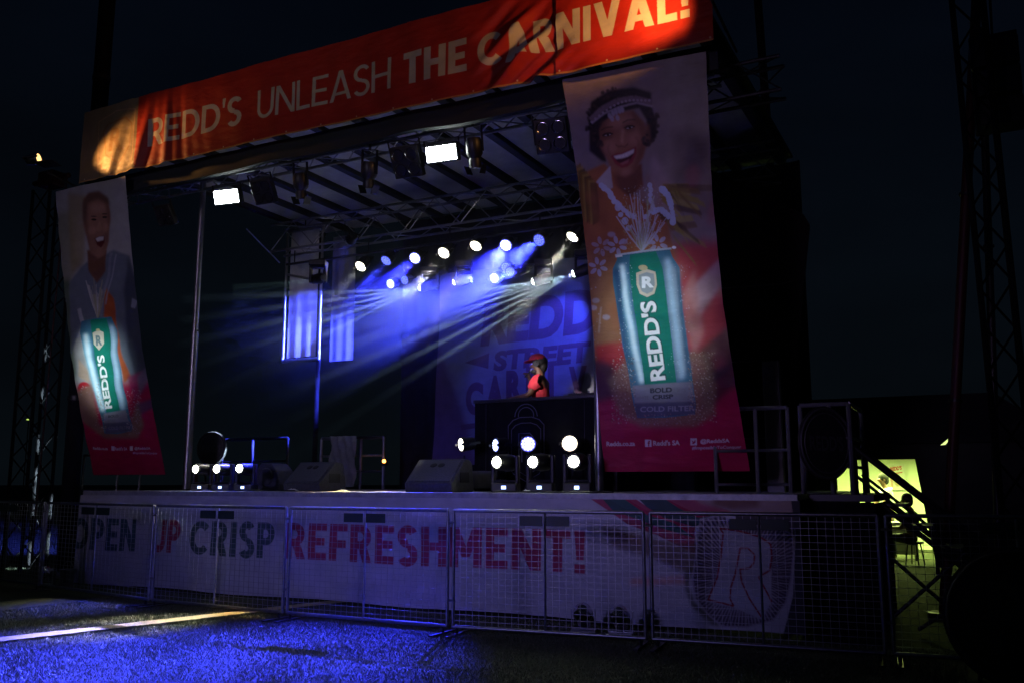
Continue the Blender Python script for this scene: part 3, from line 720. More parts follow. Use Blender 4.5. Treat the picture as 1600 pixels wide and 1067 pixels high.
for _ in range(150):
    a_ = rng.uniform(0, 2*PI); q = rng.uniform(.82, 1.12); x = 300+150*q*math.cos(a_)*.93; y = 300-150*q*abs(math.sin(a_))*.85+rng.uniform(-8, 30)
    if math.sin(a_) < -.2: y = 300+110*q*abs(math.sin(a_))
    if 225 < x < 385 and y > 235: continue
    c = Z6([(x, y)])[0]; p.ell(c[0], c[1], rng.uniform(2, 4.5), rng.uniform(1.5, 3.5), [(.012, .009, .010), (.05, .03, .028), (.03, .02, .02)][rng.integers(3)], .8, 1, rng.uniform(0, 3))
for _ in range(60):
    x, y = rng.uniform(905, 1055), rng.uniform(275, 540); k_ = rng.uniform(.5, 1.35)
    p.ell(x, y, rng.uniform(4, 12), rng.uniform(8, 26), (.36*k_, .13*k_, .055*k_), .34, 5, rng.uniform(-.5, .5))
for _ in range(40):
    x, y = rng.uniform(1040, 1150), rng.uniform(190, 640); k_ = rng.uniform(.3, 1.4)
    p.ell(x, y, rng.uniform(4, 14), rng.uniform(6, 22), [(.30*k_, .24*k_, .16*k_), (.36*k_, .06*k_, .08*k_), (.14*k_, .10*k_, .09*k_)][rng.integers(3)], .3, 5, rng.uniform(-1, 1))
p.poly(Z6([(265, 500), (300, 525), (345, 505), (360, 560), (330, 600), (280, 565)]), (.15, .055, .035), .5, 4)
# headband and beads
p.line(Z6([(168, 290), (215, 245), (280, 212), (350, 200), (420, 215)]), 9, (.24, .17, .19), .9, 1); p.line(Z6([(172, 302), (225, 262), (290, 236), (360, 218), (425, 232)]), 3, (.38, .32, .36), .9, 1)
for x, y in ((248, 272), (262, 262), (274, 255), (288, 250), (300, 246), (258, 284), (281, 281)): c = Z6([(x, y)])[0]; p.ell(c[0], c[1], 3.0, 5.0, (.42, .38, .46), .9, 1, -.3)
for k in range(16): c = Z6([(172+k*16, 296-88*math.sin(min(1, k/11)*PI/2))])[0]; p.ell(c[0], c[1], 2, 2, (.40, .34, .38), .8)
BEAD = (.50, .56, .74)
def beads(pts, n, r, col=BEAD):
    pts = Z6(pts); L = np.linspace(0, len(pts)-1.001, n)
    for q in L:
        i = int(q); f = q-i; p.ell(pts[i][0]*(1-f)+pts[i+1][0]*f+rng.uniform(-1, 1), pts[i][1]*(1-f)+pts[i+1][1]*f+rng.uniform(-1, 1), r*rng.uniform(.8, 1.25), r*rng.uniform(.9, 1.5), col, .95)
p.poly(Z6([(192, 548), (250, 480), (262, 570), (240, 585)]), (.46, .44, .50), .9, 1)
beads([(215, 560), (248, 592), (268, 625), (290, 648), (315, 672), (345, 690)], 17, 3.9); beads([(250, 600), (275, 640), (300, 690), (325, 740)], 6, 4.6)
beads([(415, 560), (415, 620), (430, 660), (395, 690)], 10, 3.4); beads([(462, 575), (490, 605), (505, 650), (512, 715)], 14, 4.2, (.50, .60, .82)); beads([(430, 670), (465, 660), (490, 690)], 8, 4, (.5, .6, .82))
for ang in np.linspace(-2.5, -.6, 46):
    c = np.array(Z6([(382, 835)])[0]); L = rng.uniform(25, 105)
    q = c+np.array([math.cos(ang)*L*.55, math.sin(ang)*L]); p.line([tuple(c), tuple(c*.5+q*.5+rng.normal(0, 3, 2)), tuple(q)], rng.uniform(.8, 2.2), [(.48, .55, .52), (.40, .42, .22), (.55, .62, .72)][rng.integers(3)], .75)
p.speck(240, Z6([(300, 560)])[0]+Z6([(470, 835)])[0], 1.5, [(.5, .58, .62), (.36, .36, .18), (.45, .42, .30)])
for cx, cy, k0 in ((278, 812, 0), (448, 805, 1), (212, 815, 2), (200, 900, 1)):
    for k in range(6): a = k*PI/3+.3; c = Z6([(cx+26*math.cos(a), cy+26*math.sin(a))])[0]; p.ell(c[0], c[1], 6, 3.2, (.44, .46, .62), .8 if k0 < 2 else .5, 0, a)
for x, y in ((255, 765), (305, 795), (190, 1040), (180, 1070), (235, 1110)): c = Z6([(x, y)])[0]; p.ell(c[0], c[1], 6, 4, (.42, .40, .50), .7, 1)
p.speck(60, (905, 380, 945, 560), 2, [(.40, .30, .25), (.2, .08, .05), (.45, .42, .5)], .6)
p.line([(940, 480), (936, 520)], 3, (.5, .40, .34), .5, 1)
# can
p.poly(Z7([(240, 600), (330, 480), (660, 480), (690, 640), (680, 740), (600, 790), (380, 790), (290, 740)]), (.22, .15, .10), .8, 5)
CO = [(275, 80), (385, 58), (497, 52), (508, 85), (538, 130), (540, 200), (560, 360), (585, 530), (607, 690), (602, 738), (480, 752), (362, 752), (345, 700), (322, 560), (300, 450), (280, 300), (262, 200), (262, 135), (278, 98)]
can(p, Z7, CO, [(333, 76), (440, 62), (466, 130), (482, 250), (505, 430), (527, 606), (392, 614), (372, 470), (352, 330), (334, 190), (330, 130)],
    [(300, 120), (312, 240), (335, 380), (360, 520), (380, 606)], [(488, 90), (505, 240), (528, 400), (552, 590)],
    [(340, 618), (592, 602), (602, 690), (350, 700)], [(348, 690), (606, 684), (603, 738), (360, 752)], [(470, 90), (536, 140), (545, 300), (580, 560), (530, 600)])
p.poly(Z7([(262, 140), (290, 130), (300, 320), (330, 560), (340, 620), (300, 450)]), (.02, .07, .16), .8, 3); p.poly(Z7([(520, 110), (540, 160), (560, 360), (590, 560), (570, 580), (540, 330)]), (.03, .09, .16), .8, 3)
p.line(Z7([(270, 78), (400, 60), (505, 50)]), 3, (.5, .6, .68), .9); p.line(Z7([(272, 84), (300, 80)]), 3, (.7, .75, .8))
p.ell(*Z7([(515, 46)])[0], 3.4, 2.2, (.85, .85, 1)); p.speck(150, Z7([(285, 110)])[0]+Z7([(345, 580)])[0], .9, [(.75, .9, .95)], .7); p.speck(110, Z7([(490, 110)])[0]+Z7([(580, 590)])[0], .9, [(.6, .7, .85)], .7)
SHD = [(357, 152), (400, 135), (437, 146), (443, 200), (432, 238), (402, 252), (372, 238), (358, 200)]
p.poly(Z7(SHD), (.62, .56, .42)); p.poly(Z7([(368, 160), (400, 148), (430, 155), (434, 200), (424, 228), (402, 238), (380, 228), (368, 198)]), (.30, .36, .36)); p.ell(*Z7([(386, 130)])[0], 7, 4.2, (.52, .47, .26))
p.text('R', Z7([(380, 215)])[0], (19, -1.5), (-.5, -18), (.85, .9, .9), 1, .05)
o = np.array(Z7([(482, 596)])[0]); e_ = np.array(Z7([(433, 268)])[0])
p.text("REDD'S", Z7([(486, 590)])[0], tuple(np.array(Z7([(440, 262)])[0])-np.array(Z7([(486, 590)])[0])), (-25.5, 2.2), (.02, .06, .06), .7, .06)
p.text("REDD'S", Z7([(482, 594)])[0], tuple(np.array(Z7([(436, 266)])[0])-np.array(Z7([(482, 594)])[0])), (-25, 2.2), (.86, .9, .88), 1, .035)
p.text('BOLD', Z7([(415, 650)])[0], (35, -1.4), (0, -8), (.03, .03, .05), .95, .04); p.text('CRISP', Z7([(425, 676)])[0], (33, -1.2), (0, -7), (.03, .03, .05), .95, .04)
p.text('COLD FILTER', Z7([(372, 728)])[0], (86, -1.6), (0, -8.5), (.36, .36, .44), .8, .02); p.text('WHITE', Z7([(355, 676)])[0], (20, -.6), (0, -5), (.12, .12, .16), .6); p.text('SINCE', Z7([(528, 645)])[0], (14, -.4), (0, -5), (.14, .14, .18), .6)
p.speck(420, Z7([(255, 500)])[0]+Z7([(352, 775)])[0], 1.3, [(.45, .36, .24), (.24, .14, .08), (.58, .50, .42), (.14, .05, .04)])
p.speck(480, Z7([(575, 480)])[0]+Z7([(690, 770)])[0], 1.3, [(.45, .36, .24), (.24, .14, .08), (.58, .50, .42), (.14, .05, .04)]); p.speck(160, Z7([(370, 735)])[0]+Z7([(640, 785)])[0], 1.2, [(.35, .20, .22), (.45, .36, .34)])
p.text('Redds.co.za', Z7([(235, 870)])[0], (43.5, -.8), (0, -7), (.66, .58, .66), 1, .03)
c = Z7([(393, 872)])[0]; p.poly([c, (c[0]+10, c[1]), (c[0]+10, c[1]-11), (c[0], c[1]-11)], (.66, .58, .66)); p.text('f', (c[0]+4, c[1]-.5), (4, 0), (0, -9), (.36, .01, .06), 1, .05)
p.text("Redd's SA", Z7([(427, 868)])[0], (42, -1), (0, -8), (.66, .58, .66), 1, .03)
c = Z7([(583, 866)])[0]; p.poly([c, (c[0]+10, c[1]), (c[0]+10, c[1]-11), (c[0], c[1]-11)], (.66, .58, .66)); p.poly([(c[0]+2, c[1]-8), (c[0]+5, c[1]-5.5), (c[0]+8, c[1]-9), (c[0]+8, c[1]-4), (c[0]+5, c[1]-2), (c[0]+2, c[1]-2.4), (c[0]+3.4, c[1]-4)], (.36, .01, .06))
p.text('@ReddsSA', Z7([(624, 862)])[0], (45, -1.4), (0, -8), (.66, .58, .66), 1, .03); p.text('#ImpossibleToConquer', Z7([(590, 888)])[0], (76, -2), (0, -6.5), (.60, .52, .60), 1, .02)
p.poly(Z7([(225, 955), (830, 950), (830, 985), (225, 985)]), (.40, .008, .06), .6, 1)
tag(sheet('hanging_banner', pr_, banner_surf(RBX0, RBX1, rb_y, .4), print_mat('printed_hanging', .5, bump=.25)), 'tall hanging banner with a laughing woman in a beaded headband above a giant green can', 'banner', 'tall hanging banners at the stage corners')

# left banner
LBX0, LBX1 = -13.72, -12.0
mp_l = banner_map(LBX0, LBX1, lb_y); p = Paint(220, 640, mp_l, (.34, .34, .33))
K = lambda pts: [(60+x/2.133, 260+y/2.133) for x, y in pts]
p.poly(K([(50, 160), (110, 150), (130, 330), (60, 500)]), (.20, .20, .14), .8, 6); p.poly(K([(100, 90), (160, 100), (150, 330), (110, 360)]), (.26, .20, .09), .7, 5)
p.poly(K([(60, 380), (110, 380), (130, 700), (90, 760)]), (.05, .09, .05), .85, 6)
p.poly(K([(90, 740), (430, 700), (430, 1030), (120, 1030)]), (.36, .008, .06), 1, 10)
p.poly(K([(105, 385), (140, 340), (160, 320), (200, 310), (250, 280), (305, 300), (325, 400), (350, 560), (365, 680), (320, 720), (270, 640), (240, 520), (150, 520), (112, 620)]), (.13, .155, .19), 1, 2)
p.poly(K([(300, 300), (330, 400), (365, 690), (330, 720), (300, 600), (285, 420)]), (.045, .055, .075), .9, 4)
p.poly(K([(222, 400), (250, 440), (262, 540), (285, 640), (310, 700), (290, 720), (250, 560), (215, 500)]), (.40, .09, .03), 1, 2)
p.line(K([(245, 290), (235, 360), (215, 440), (205, 500)]), 4, (.20, .22, .27), .9, 1); p.line(K([(262, 295), (245, 370), (222, 460)]), 2, (.30, .31, .36), .8, 1)
p.poly(K([(160, 280), (228, 280), (225, 350), (195, 390), (168, 350)]), (.15, .065, .04), 1, 2)
p.poly(K([(152, 110), (150, 200), (160, 235), (172, 290), (200, 308), (222, 298), (234, 250), (240, 180), (230, 110), (200, 85), (170, 90)]), (.30, .15, .10), 1, 2)
p.poly(K([(234, 250), (240, 180), (230, 110), (218, 110), (226, 190), (215, 290)]), (.16, .075, .05), .7, 4); p.poly(K([(152, 120), (150, 200), (160, 235), (172, 290), (180, 290), (166, 220), (164, 130)]), (.18, .085, .055), .7, 4); p.ell(*K([(198, 140)])[0], 12, 7, (.46, .26, .19), .7, 5)
p.poly(K([(150, 120), (165, 92), (200, 82), (232, 105), (238, 130), (200, 112), (165, 125), (155, 200), (148, 180)]), (.10, .055, .04), .8, 3)
p.ell(*K([(178, 215)])[0], 6, 7, (.46, .24, .16), .7, 3); p.ell(*K([(224, 205)])[0], 5, 7, (.44, .23, .15), .7, 3)
for x, y in ((182, 178), (218, 170)): c = K([(x, y)])[0]; p.ell(c[0], c[1], 4, 1.7, (.03, .015, .012)); p.ell(c[0], c[1]-5, 4.6, .9, (.05, .025, .02))
p.poly(K([(200, 180), (190, 215), (206, 220), (214, 210)]), (.38, .20, .13), .8, 1)
p.poly(K([(186, 240), (203, 234), (220, 232), (220, 254), (208, 272), (194, 264)]), (.10, .015, .018), 1, 1); p.poly(K([(189, 242), (203, 236), (218, 235), (216, 247), (195, 252)]), (.58, .55, .55), 1, 1)
p.poly(K([(312, 440), (330, 450), (322, 475), (308, 470)]), (.30, .33, .38), .8, 1); p.poly(K([(300, 700), (350, 680), (365, 730), (320, 780)]), (.28, .02, .10), .8, 3)
p.poly(K([(330, 700), (362, 660), (370, 700), (335, 760)]), (.16, .15, .22), .8, 3); p.poly(K([(325, 790), (380, 770), (385, 800), (330, 830)]), (.07, .06, .12), .8, 3)
p.poly(K([(135, 640), (165, 680), (170, 720), (135, 700)]), (.45, .32, .22), .8, 2); p.ell(*K([(153, 738)])[0], 9, 10, (.45, .015, .03), 1, 1); p.speck(14, K([(140, 730)])[0]+K([(165, 760)])[0], 1.3, [(.6, .6, .62)])
p.line(K([(138, 475), (142, 495), (150, 520)]), 6, (.42, .44, .46), .9, 1); p.poly(K([(110, 760), (180, 720), (200, 860), (300, 880), (330, 780), (350, 860), (330, 905), (220, 905), (150, 850)]), (.20, .15, .11), .8, 4)
for ang in np.linspace(-2.1, -1.0, 22):
    c = np.array(K([(196, 508)])[0]); L = rng.uniform(20, 75); p.line([tuple(c), tuple(c+np.array([math.cos(ang)*L*.5, math.sin(ang)*L]))], rng.uniform(.7, 1.8), [(.40, .40, .34), (.34, .32, .20), (.5, .5, .48)][rng.integers(3)], .7)
sheen_w[0] = 9.
can(p, K, [(146, 517), (195, 505), (241, 501), (262, 545), (265, 600), (290, 750), (312, 860), (309, 880), (262, 890), (218, 888), (212, 850), (172, 700), (148, 590), (140, 555)],
    [(174, 512), (224, 506), (235, 545), (243, 640), (258, 740), (272, 812), (226, 818), (205, 730), (186, 640), (178, 560)], [(158, 560), (168, 640), (190, 730), (214, 812)], [(244, 530), (254, 640), (275, 760), (284, 810)],
    [(216, 822), (292, 810), (303, 850), (218, 858)], [(216, 855), (310, 848), (309, 882), (222, 890)], [(236, 520), (258, 550), (275, 700), (290, 800), (270, 800)])
p.poly(K([(180, 555), (198, 545), (214, 552), (214, 590), (198, 612), (182, 592)]), (.60, .56, .44)); p.text('R', K([(189, 597)])[0], (9, -.8), (-.3, -16), (.15, .22, .22), 1, .05); p.ell(*K([(197, 545)])[0], 3, 2, (.5, .45, .25))
A, B = np.array(K([(246, 804)])[0]), np.array(K([(216, 626)])[0]); p.text("REDD'S", tuple(A), tuple(B-A), (-12, 1.6), (.86, .9, .88), 1, .035)
p.text('BOLD', K([(232, 836)])[0], (17, -1), (0, -4), (.05, .05, .08), .9, .03); p.text('COLD FILTER', K([(232, 876)])[0], (34, -1), (0, -5), (.28, .28, .34), .8)
p.speck(260, K([(190, 700)])[0]+K([(225, 890)])[0], 1.1, [(.42, .36, .28), (.25, .14, .1), (.5, .46, .42)], .6); p.speck(260, K([(295, 740)])[0]+K([(340, 890)])[0], 1.1, [(.42, .36, .38), (.25, .14, .15), (.5, .46, .5)], .6)
p.text('Redds.co.za', K([(183, 942)])[0], (21, .6), (0, -4.5), (.55, .48, .56), 1, .02); p.text("Redd's SA", K([(252, 944)])[0], (21, .2), (0, -5), (.6, .52, .6), 1, .02); p.text('@ReddsSA', K([(322, 944)])[0], (23, 0), (0, -5), (.6, .52, .6), 1, .02); p.text('#ImpossibleToConquer', K([(316, 958)])[0], (36, .6), (0, -4.4), (.55, .48, .56), 1, .01)
for x in (240, 306): c = K([(x, 945)])[0]; p.poly([c, (c[0]+5, c[1]), (c[0]+5, c[1]-7), (c[0], c[1]-7)], (.6, .52, .6))
tag(sheet('hanging_banner', p, banner_surf(LBX0, LBX1, lb_y, 2.1), print_mat('printed_hanging', .5, bump=.25)), 'narrower-looking hanging banner with a laughing man in a grey jacket above a green can', 'banner', 'tall hanging banners at the stage corners')

# ================================================================== LAMPS
# shared meshes, local beam direction = -Z, origin at the lens
def _par_meshes():
    d = {}
    d['body'] = MB().lathe([(.098, 0), (.112, 0), (.112, .03), (.104, .04), (.104, .17), (.085, .215), (.03, .235), (.0, .235)], 24, None, False).mesh('par_body', True)
    b = MB()
    for s in (-1, 1): b.box((s*.125, 0, .11), (.008, .035, .30), None)
    b.box((0, 0, .265), (.258, .035, .008)); b.tube((0, 0, .26), (0, 0, .31), .018, 8)
    for s in (-1, 1): b.tube((s*.10, 0, .1), (s*.15, 0, .1), .018, 10)
    d['yoke'] = b.mesh('par_yoke')
    d['lens'] = MB().lathe([(.0, .006), (.06, .005), (.097, .012)], 24).mesh('par_lens', True)
    b = MB()
    for n_, r_ in ((1, 0), (6, .036), (12, .072)):
        for k in range(n_):
            a = 2*PI*k/n_; b.ball((r_*math.cos(a), r_*math.sin(a), 0), .0165, (1, 1, .55), 8, 5)
    d['led'] = b.mesh('led_cluster', True)
    return d
PARM = _par_meshes()
def variant(me, m):
    k = (me.name, m.name)
    if k not in VAR: c = me.copy(); c.materials.clear(); c.materials.append(m); VAR[k] = c
    return VAR[k]
VAR = {}
E_WHITE = emis('lamp_white', (1, .86, .62), 3.2); E_LBLUE = emis('lamp_pale_blue', (.10, .14, 1), 1.3); E_DEEP = emis('lamp_deep_blue', (.02, .03, .8), .7); E_CELLW = emis('led_white', (1, .93, .80), 12); E_CELLL = emis('led_pale_blue', (.55, .65, 1), 3.5); E_CELLH = emis('led_hot_blue', (.62, .64, 1), 6)
E_CELLB = emis('led_blue', (.15, .20, 1), 1.9); E_SPOT = emis('lamp_spot', (.95, 1, .78), 26); E_FLOOD = emis('lamp_flood', (.90, 1, .96), 40); E_WARM = emis('lamp_warm', (1, .55, .18), 2.5)
E_BLUEHOT = emis('lamp_blue_hot', (.07, .08, 1), 1.6)
def par(label, pos, target, kind, group, power=0, angle=22, blend=.4, scale=1.0, col=None, gobo=None, size=.06):
    pos = Vector(pos); q = aimq(Vector(target)-pos)
    t = thing('par_lamp', label, 'stage lamp', pos, group, q); t.scale = (scale,)*3
    link('housing', variant(PARM['body'], M_BLACK), t); link('yoke', variant(PARM['yoke'], M_DARKM), t)
    em = {'w': E_WHITE, 'b': E_BLUEHOT, 'c': E_DEEP, 'l': E_LBLUE}[kind]
    link('lens', variant(PARM['lens'], em or M_GLASSD), t); link('led_cluster', variant(PARM['led'], {'w': E_CELLW, 'b': E_CELLH, 'c': E_CELLB, 'l': E_CELLL}[kind]), t)
    if power:
        power *= PK
        c = col or {'w': (1, .93, .80), 'b': (.025, .03, 1), 'c': (.03, .04, 1), 'l': (.05, .07, 1)}[kind]
        spot(t, c, power, angle, blend, (0, 0, -.03), size, gobo)
    return t
PK = 3.6
UPG = 'lamps in the upper row on the back truss'
upper = [(563, 417, 'w', 'white lamp at the far left of the upper row, next to the pale side panels', (-10.6, 8.6, .5), 500, 16),
         (603, 408, 'c', 'blue lamp with separate led cells, second from left in the upper row', (-10.3, 8.3, 0), 4200, 16),
         (648, 404, 'b', 'glaring blue lamp, third from left in the upper row', (-8.2, 5.4, 0), 10000, 18),
         (693, 396, 'w', 'white lamp with a pale beam falling left, fourth in the upper row', (-8.45, 7.2, 0), 3000, 12),
         (743, 385, 'w', 'white lamp with a faint beam, fifth in the upper row above the lit smoke', (-8.0, 8.8, 0), 2200, 9.5),
         (790, 384, 'b', 'brightest blue lamp, sixth in the upper row', (-5.9, 5.9, 0), 24000, 30),
         (842, 376, 'c', 'blue cell lamp second from right in the upper row', (-7.3, 4.6, 0), 17000, 24),
         (894, 371, 'w', 'white lamp at the right end of the upper row, touching the hanging banner', (-7.4, 10.6, 1.44), 1800, 14)]
for x, y, k, lab, tg, pw, an in upper: par(lab, on_y(x, y, 13.5), tg, k, UPG, pw, an, 1.0 if k != 'w' else .7, scale=1.12, col=(1, .66, .30) if k == 'w' and an < 12 else None)
LOG = 'lamps in the lower row under the back truss'
for x, y, k, lab, tg in ((610, 444, 'l', 'pale blue lamp at the left end of the lower row', (-10.5, 6, 2)), (632, 438, 'c', 'small blue cell lamp second from left in the lower row', (-10, 6, 2)),
                         (772, 435, 'l', 'pale blue lamp in the middle of the lower row, below a close pair', (-8, 6, 2)), (790, 418, 'c', 'upper blue cell lamp of the close pair in the lower row', (-6, 6, 2)), (797, 425, 'c', 'lower blue cell lamp of the close pair in the lower row', (-5.5, 7, 2))):
    par(lab, on_y(x, y, 14.0 if y < 430 and x > 700 else 14.05), tg, k, LOG, 0, scale=1.0 if k == 'l' else .9)
FLG = 'lamps on short stands in front of the DJ booth'
for x, y, k, lab, tg, pw in ((720, 694, 'w', 'white lamp turned aside, leftmost of the four on stands before the DJ booth', (-9.6, 8.2, 1.6), 60),
                         (774, 695, 'l', 'pale blue lamp, second of the four on stands before the DJ booth', (-8.8, 8, 1.9), 120), (825, 693, 'b', 'deep blue glaring lamp, third of the four on stands before the DJ booth', (-2.4, 2, 2.9), 420), (890, 692, 'w', 'very bright white lamp, rightmost of the four on stands before the DJ booth', (-1.4, 1.5, 2.9), 260)):
    pos = Vector(on_y(x, y, 11.75)); t = par(lab, pos, tg, k, FLG, pw/PK*9, 26, 1.0, 1.0 if x < 800 else 1.12)
    s = MB(); q = Matrix.LocRotScale(pos, aimq(Vector(tg)-pos), t.scale).inverted(); base = pos+Vector((0, .11, 0))
    s.tube(q @ (base+Vector((0, .0, -.16))), q @ Vector((base.x, base.y, DZ+.02)), .017, 8)
    for k2 in range(3):
        a = k2*2*PI/3+.4; s.tube(q @ Vector((base.x, base.y, DZ+.22)), q @ Vector((base.x+.2*math.cos(a), base.y+.2*math.sin(a), DZ+.012)), .011, 6)
    s.build('stand', M_DARKM, t)

# moving heads: base box, U arm, head
def _mh():
    d = {}
    d['base'] = MB().box((0, 0, .055), (.30, .25, .11)).mesh('mh_base', bevel=.018)
    b = MB()
    for s in (-1, 1): b.box((s*.135, 0, .25), (.045, .11, .32))
    b.box((0, 0, .125), (.25, .13, .03)); d['arm'] = b.mesh('mh_arm', bevel=.014)
    d['head'] = MB().lathe([(.062, -.17), (.078, -.17), (.088, -.15), (.094, -.02), (.1, .03), (.092, .12), (.06, .17), (.0, .18)], 20, None, False).mesh('mh_head', True)
    d['lens'] = MB().lathe([(.0, -.205), (.022, -.202), (.042, -.192), (.056, -.178), (.061, -.164)], 18).mesh('mh_lens', True)
    d['display'] = MB().box((0, -.127, .055), (.05, .006, .035)).mesh('mh_display')
    return d
MH = _mh()
E_DISP = emis('display_glow', (.35, .5, 1), 5.0)
def moving_head(label, pos, rotz, target, group, on=True, power=0, angle=12, col=(.9, 1, .8), gobo=None, hang=False, blend=.15, disp=True, scale=1.0, loc=(0, 0, -.2), lensm=None):
    loc = (0, 0, -.235)
    q = Quaternion((0, 0, 1), rotz)
    if hang: q = q @ Quaternion((1, 0, 0), PI)
    t = thing('moving_head_lamp', label, 'moving head', pos, group, q); t.scale = (scale,)*3
    link('base', variant(MH['base'], M_BLACK), t); link('yoke_arm', variant(MH['arm'], M_BLACK), t)
    if disp: link('display', variant(MH['display'], E_DISP), t)
    M = Matrix.LocRotScale(Vector(pos), q, Vector((scale,)*3)); hp = M @ Vector((0, 0, .33))
    dl = (q.inverted() @ (Vector(target)-hp))
    h = link('head', variant(MH['head'], M_BLACK), t, (0, 0, .33)); h.rotation_mode = 'QUATERNION'; h.rotation_quaternion = aimq(dl)
    link('lens', variant(MH['lens'], lensm or (E_SPOT if on else M_GLASSD)), h)
    if power: spot(h, col, power, angle, blend, loc, .02, gobo)
    return t
MG = 'moving heads on the stage floor'
for i, (x, tg, lab) in enumerate(((315, (-11.0, 4, 2.0), 'leftmost'), (347, (-10.2, 4, 2.0), 'middle'), (382, (-9.5, 4, 2.1), 'rightmost'))):
    p_ = on_y(x+2, 763, 10.5); moving_head(f'black moving head on the deck, {lab} of the left trio', (p_[0], 10.5, DZ), .35, tg, MG, True, 250, 30, (.8, .85, 1), disp=True, scale=1.0)
for i, (x, tg, lab) in enumerate(((790, (-6.8, 2, 1.9), 'leftmost'), (845, (-5.8, 2, 1.8), 'middle'), (903, (-3.3, 2, 1.75), 'rightmost'))):
    p_ = on_y(x, 768, 10.4); moving_head(f'black moving head on the deck, {lab} of the right trio', (p_[0], 10.4, DZ), .3, tg, MG, True, 120, 40, (.8, .85, 1), scale=1.15)
HG = 'moving heads hanging under the back truss'
CYW = (.62, .86, 1.0)
def hung(x, y, Y, target, lab, rays, YT, power, angle, col=CYW, **k):
    lens = Vector(on_y(x, y, Y)); d = (Vector(target)-lens).normalized(); head = lens-d*.17; pos = head+Vector((0, 0, .33))
    t = moving_head(lab, pos, .4, target, HG, True, 0, 10, hang=True, **k)
    bpy.context.view_layer.update()
    h = [c for c in t.children if c.name.startswith('head')][0]; M = h.matrix_world; inv = M.inverted().to_3x3(); o_ = M @ Vector((0, 0, -.22))
    for (rx, ry, kk) in rays:       # the prism splits the beam into several thin ones
        dw = Vector(on_y(rx, ry, YT))-o_
        spot(h, col, power*kk, angle*(1.35-.35*kk), .8, (0, 0, -.235), .012, None, aimq(inv @ dw.normalized()))
    return t
hung(489, 437, 12.6, on_y(390, 452, 13.3), 'large hanging moving head in front of the pale side panels, beam to the left', [(390, 447, .8), (392, 456, .5), (392, 470, .35)], 13.3, 16000, 3.4, (.55, .95, .85))
hung(657, 450, 13.5, on_y(545, 478, 13.1), 'hanging moving head throwing a streaky pale fan left, nearer the side panels', [(540, 456, .8), (540, 466, .9), (542, 477, 1), (545, 489, .9), (552, 501, .8)], 13.1, 110000, 2.7)
hung(711, 441, 13.5, on_y(560, 487, 13.1), 'small hanging moving head with a thin beam, between the two streaky fans', [(560, 484, 1), (566, 497, .5)], 13.1, 60000, 2.2)
hung(834, 440, 13.5, on_y(690, 480, 13.1), 'hanging moving head above the DJ throwing a streaky fan left', [(690, 462, .7), (690, 474, .9), (692, 487, .8), (700, 502, .7)], 13.1, 75000, 2.5)
hung(897, 428, 13.5, on_y(700, 500, 13.0), 'hanging moving head at the right with a long streaky beam, beside the banner', [(690, 466, .7), (690, 480, .9), (692, 494, 1), (698, 509, 1), (710, 524, .9), (728, 536, .6)], 13.0, 95000, 2.4)
# deep-blue wash beams of the same rig (through the smoke)
def wash(lab, x, y, Y, target, power, angle, gobo=None, g2=UPG, kind='b'):
    return par(lab, on_y(x, y, Y), target, kind, g2, power, angle, .5, .8, gobo=gobo)
wash('small blue wash lamp under the pipe above the lettered backdrop', 812, 423, 13.3, on_y(580, 508, 13.7), 13500, 31, None, LOG, 'l')
wash('small blue wash lamp above the backdrop at the edge of the right hanging banner', 912, 398, 13.8, on_y(865, 520, 14.6), 260, 50, None, LOG, 'l')
wash('small blue wash lamp left of the middle of the lower row', 686, 424, 13.8, on_y(470, 496, 13.8), 2600, 21, None, LOG, 'l')
wash('small blue wash lamp beside the big hanging moving head, lighting the pale panel', 548, 376, 12.2, on_y(474, 500, 14.0), 400, 22, None, LOG, 'l')

# LED floods on the front truss
def flood(label, x, y, w_, h_, target, power):
    pos = Vector(on_y(x, y, 9.98)); q = aimq(Vector(target)-pos)
    t = thing('flood_lamp', label, 'flood lamp', pos, 'white flood lamps on the front truss', q)
    MB().box((0, 0, .055), (w_+.05, h_+.05, .09)).build('housing', M_BLACK, t, bevel=.012)
    fb = MB()
    for k in range(7): fb.box((-w_/2+w_*k/6, 0, .125), (.008, h_, .05))
    fb.build('heat_sink', M_DARKM, t)
    MB().box((0, 0, .004), (w_, h_, .012)).build('diffuser', E_FLOOD, t, bevel=.004)
    b = MB()
    for s in (-1, 1): b.box((s*(w_/2+.04), .08, .06), (.008, .22, .03))
    b.box((0, .19, .06), (w_+.09, .008, .03)); b.build('bracket', M_DARKM, t)
    ld = bpy.data.lights.new('flood_light', 'AREA'); ld.shape = 'RECTANGLE'; ld.size = w_; ld.size_y = h_; ld.energy = power; ld.color = (.88, 1, .98); ld.spread = R(110)
    o = bpy.data.objects.new('flood_light', ld); COL.objects.link(o); o.parent = t; o.location = (0, 0, -.01)
flood('smaller bright white flood lamp on the front truss, over the left moving heads', 353, 308, .42, .20, (-7.5, -5, 0.5), 80)
flood('bright white flood lamp in the middle of the front truss, largest lit rectangle', 689, 240, .44, .20, (-4.5, -5, 0.5), 90)

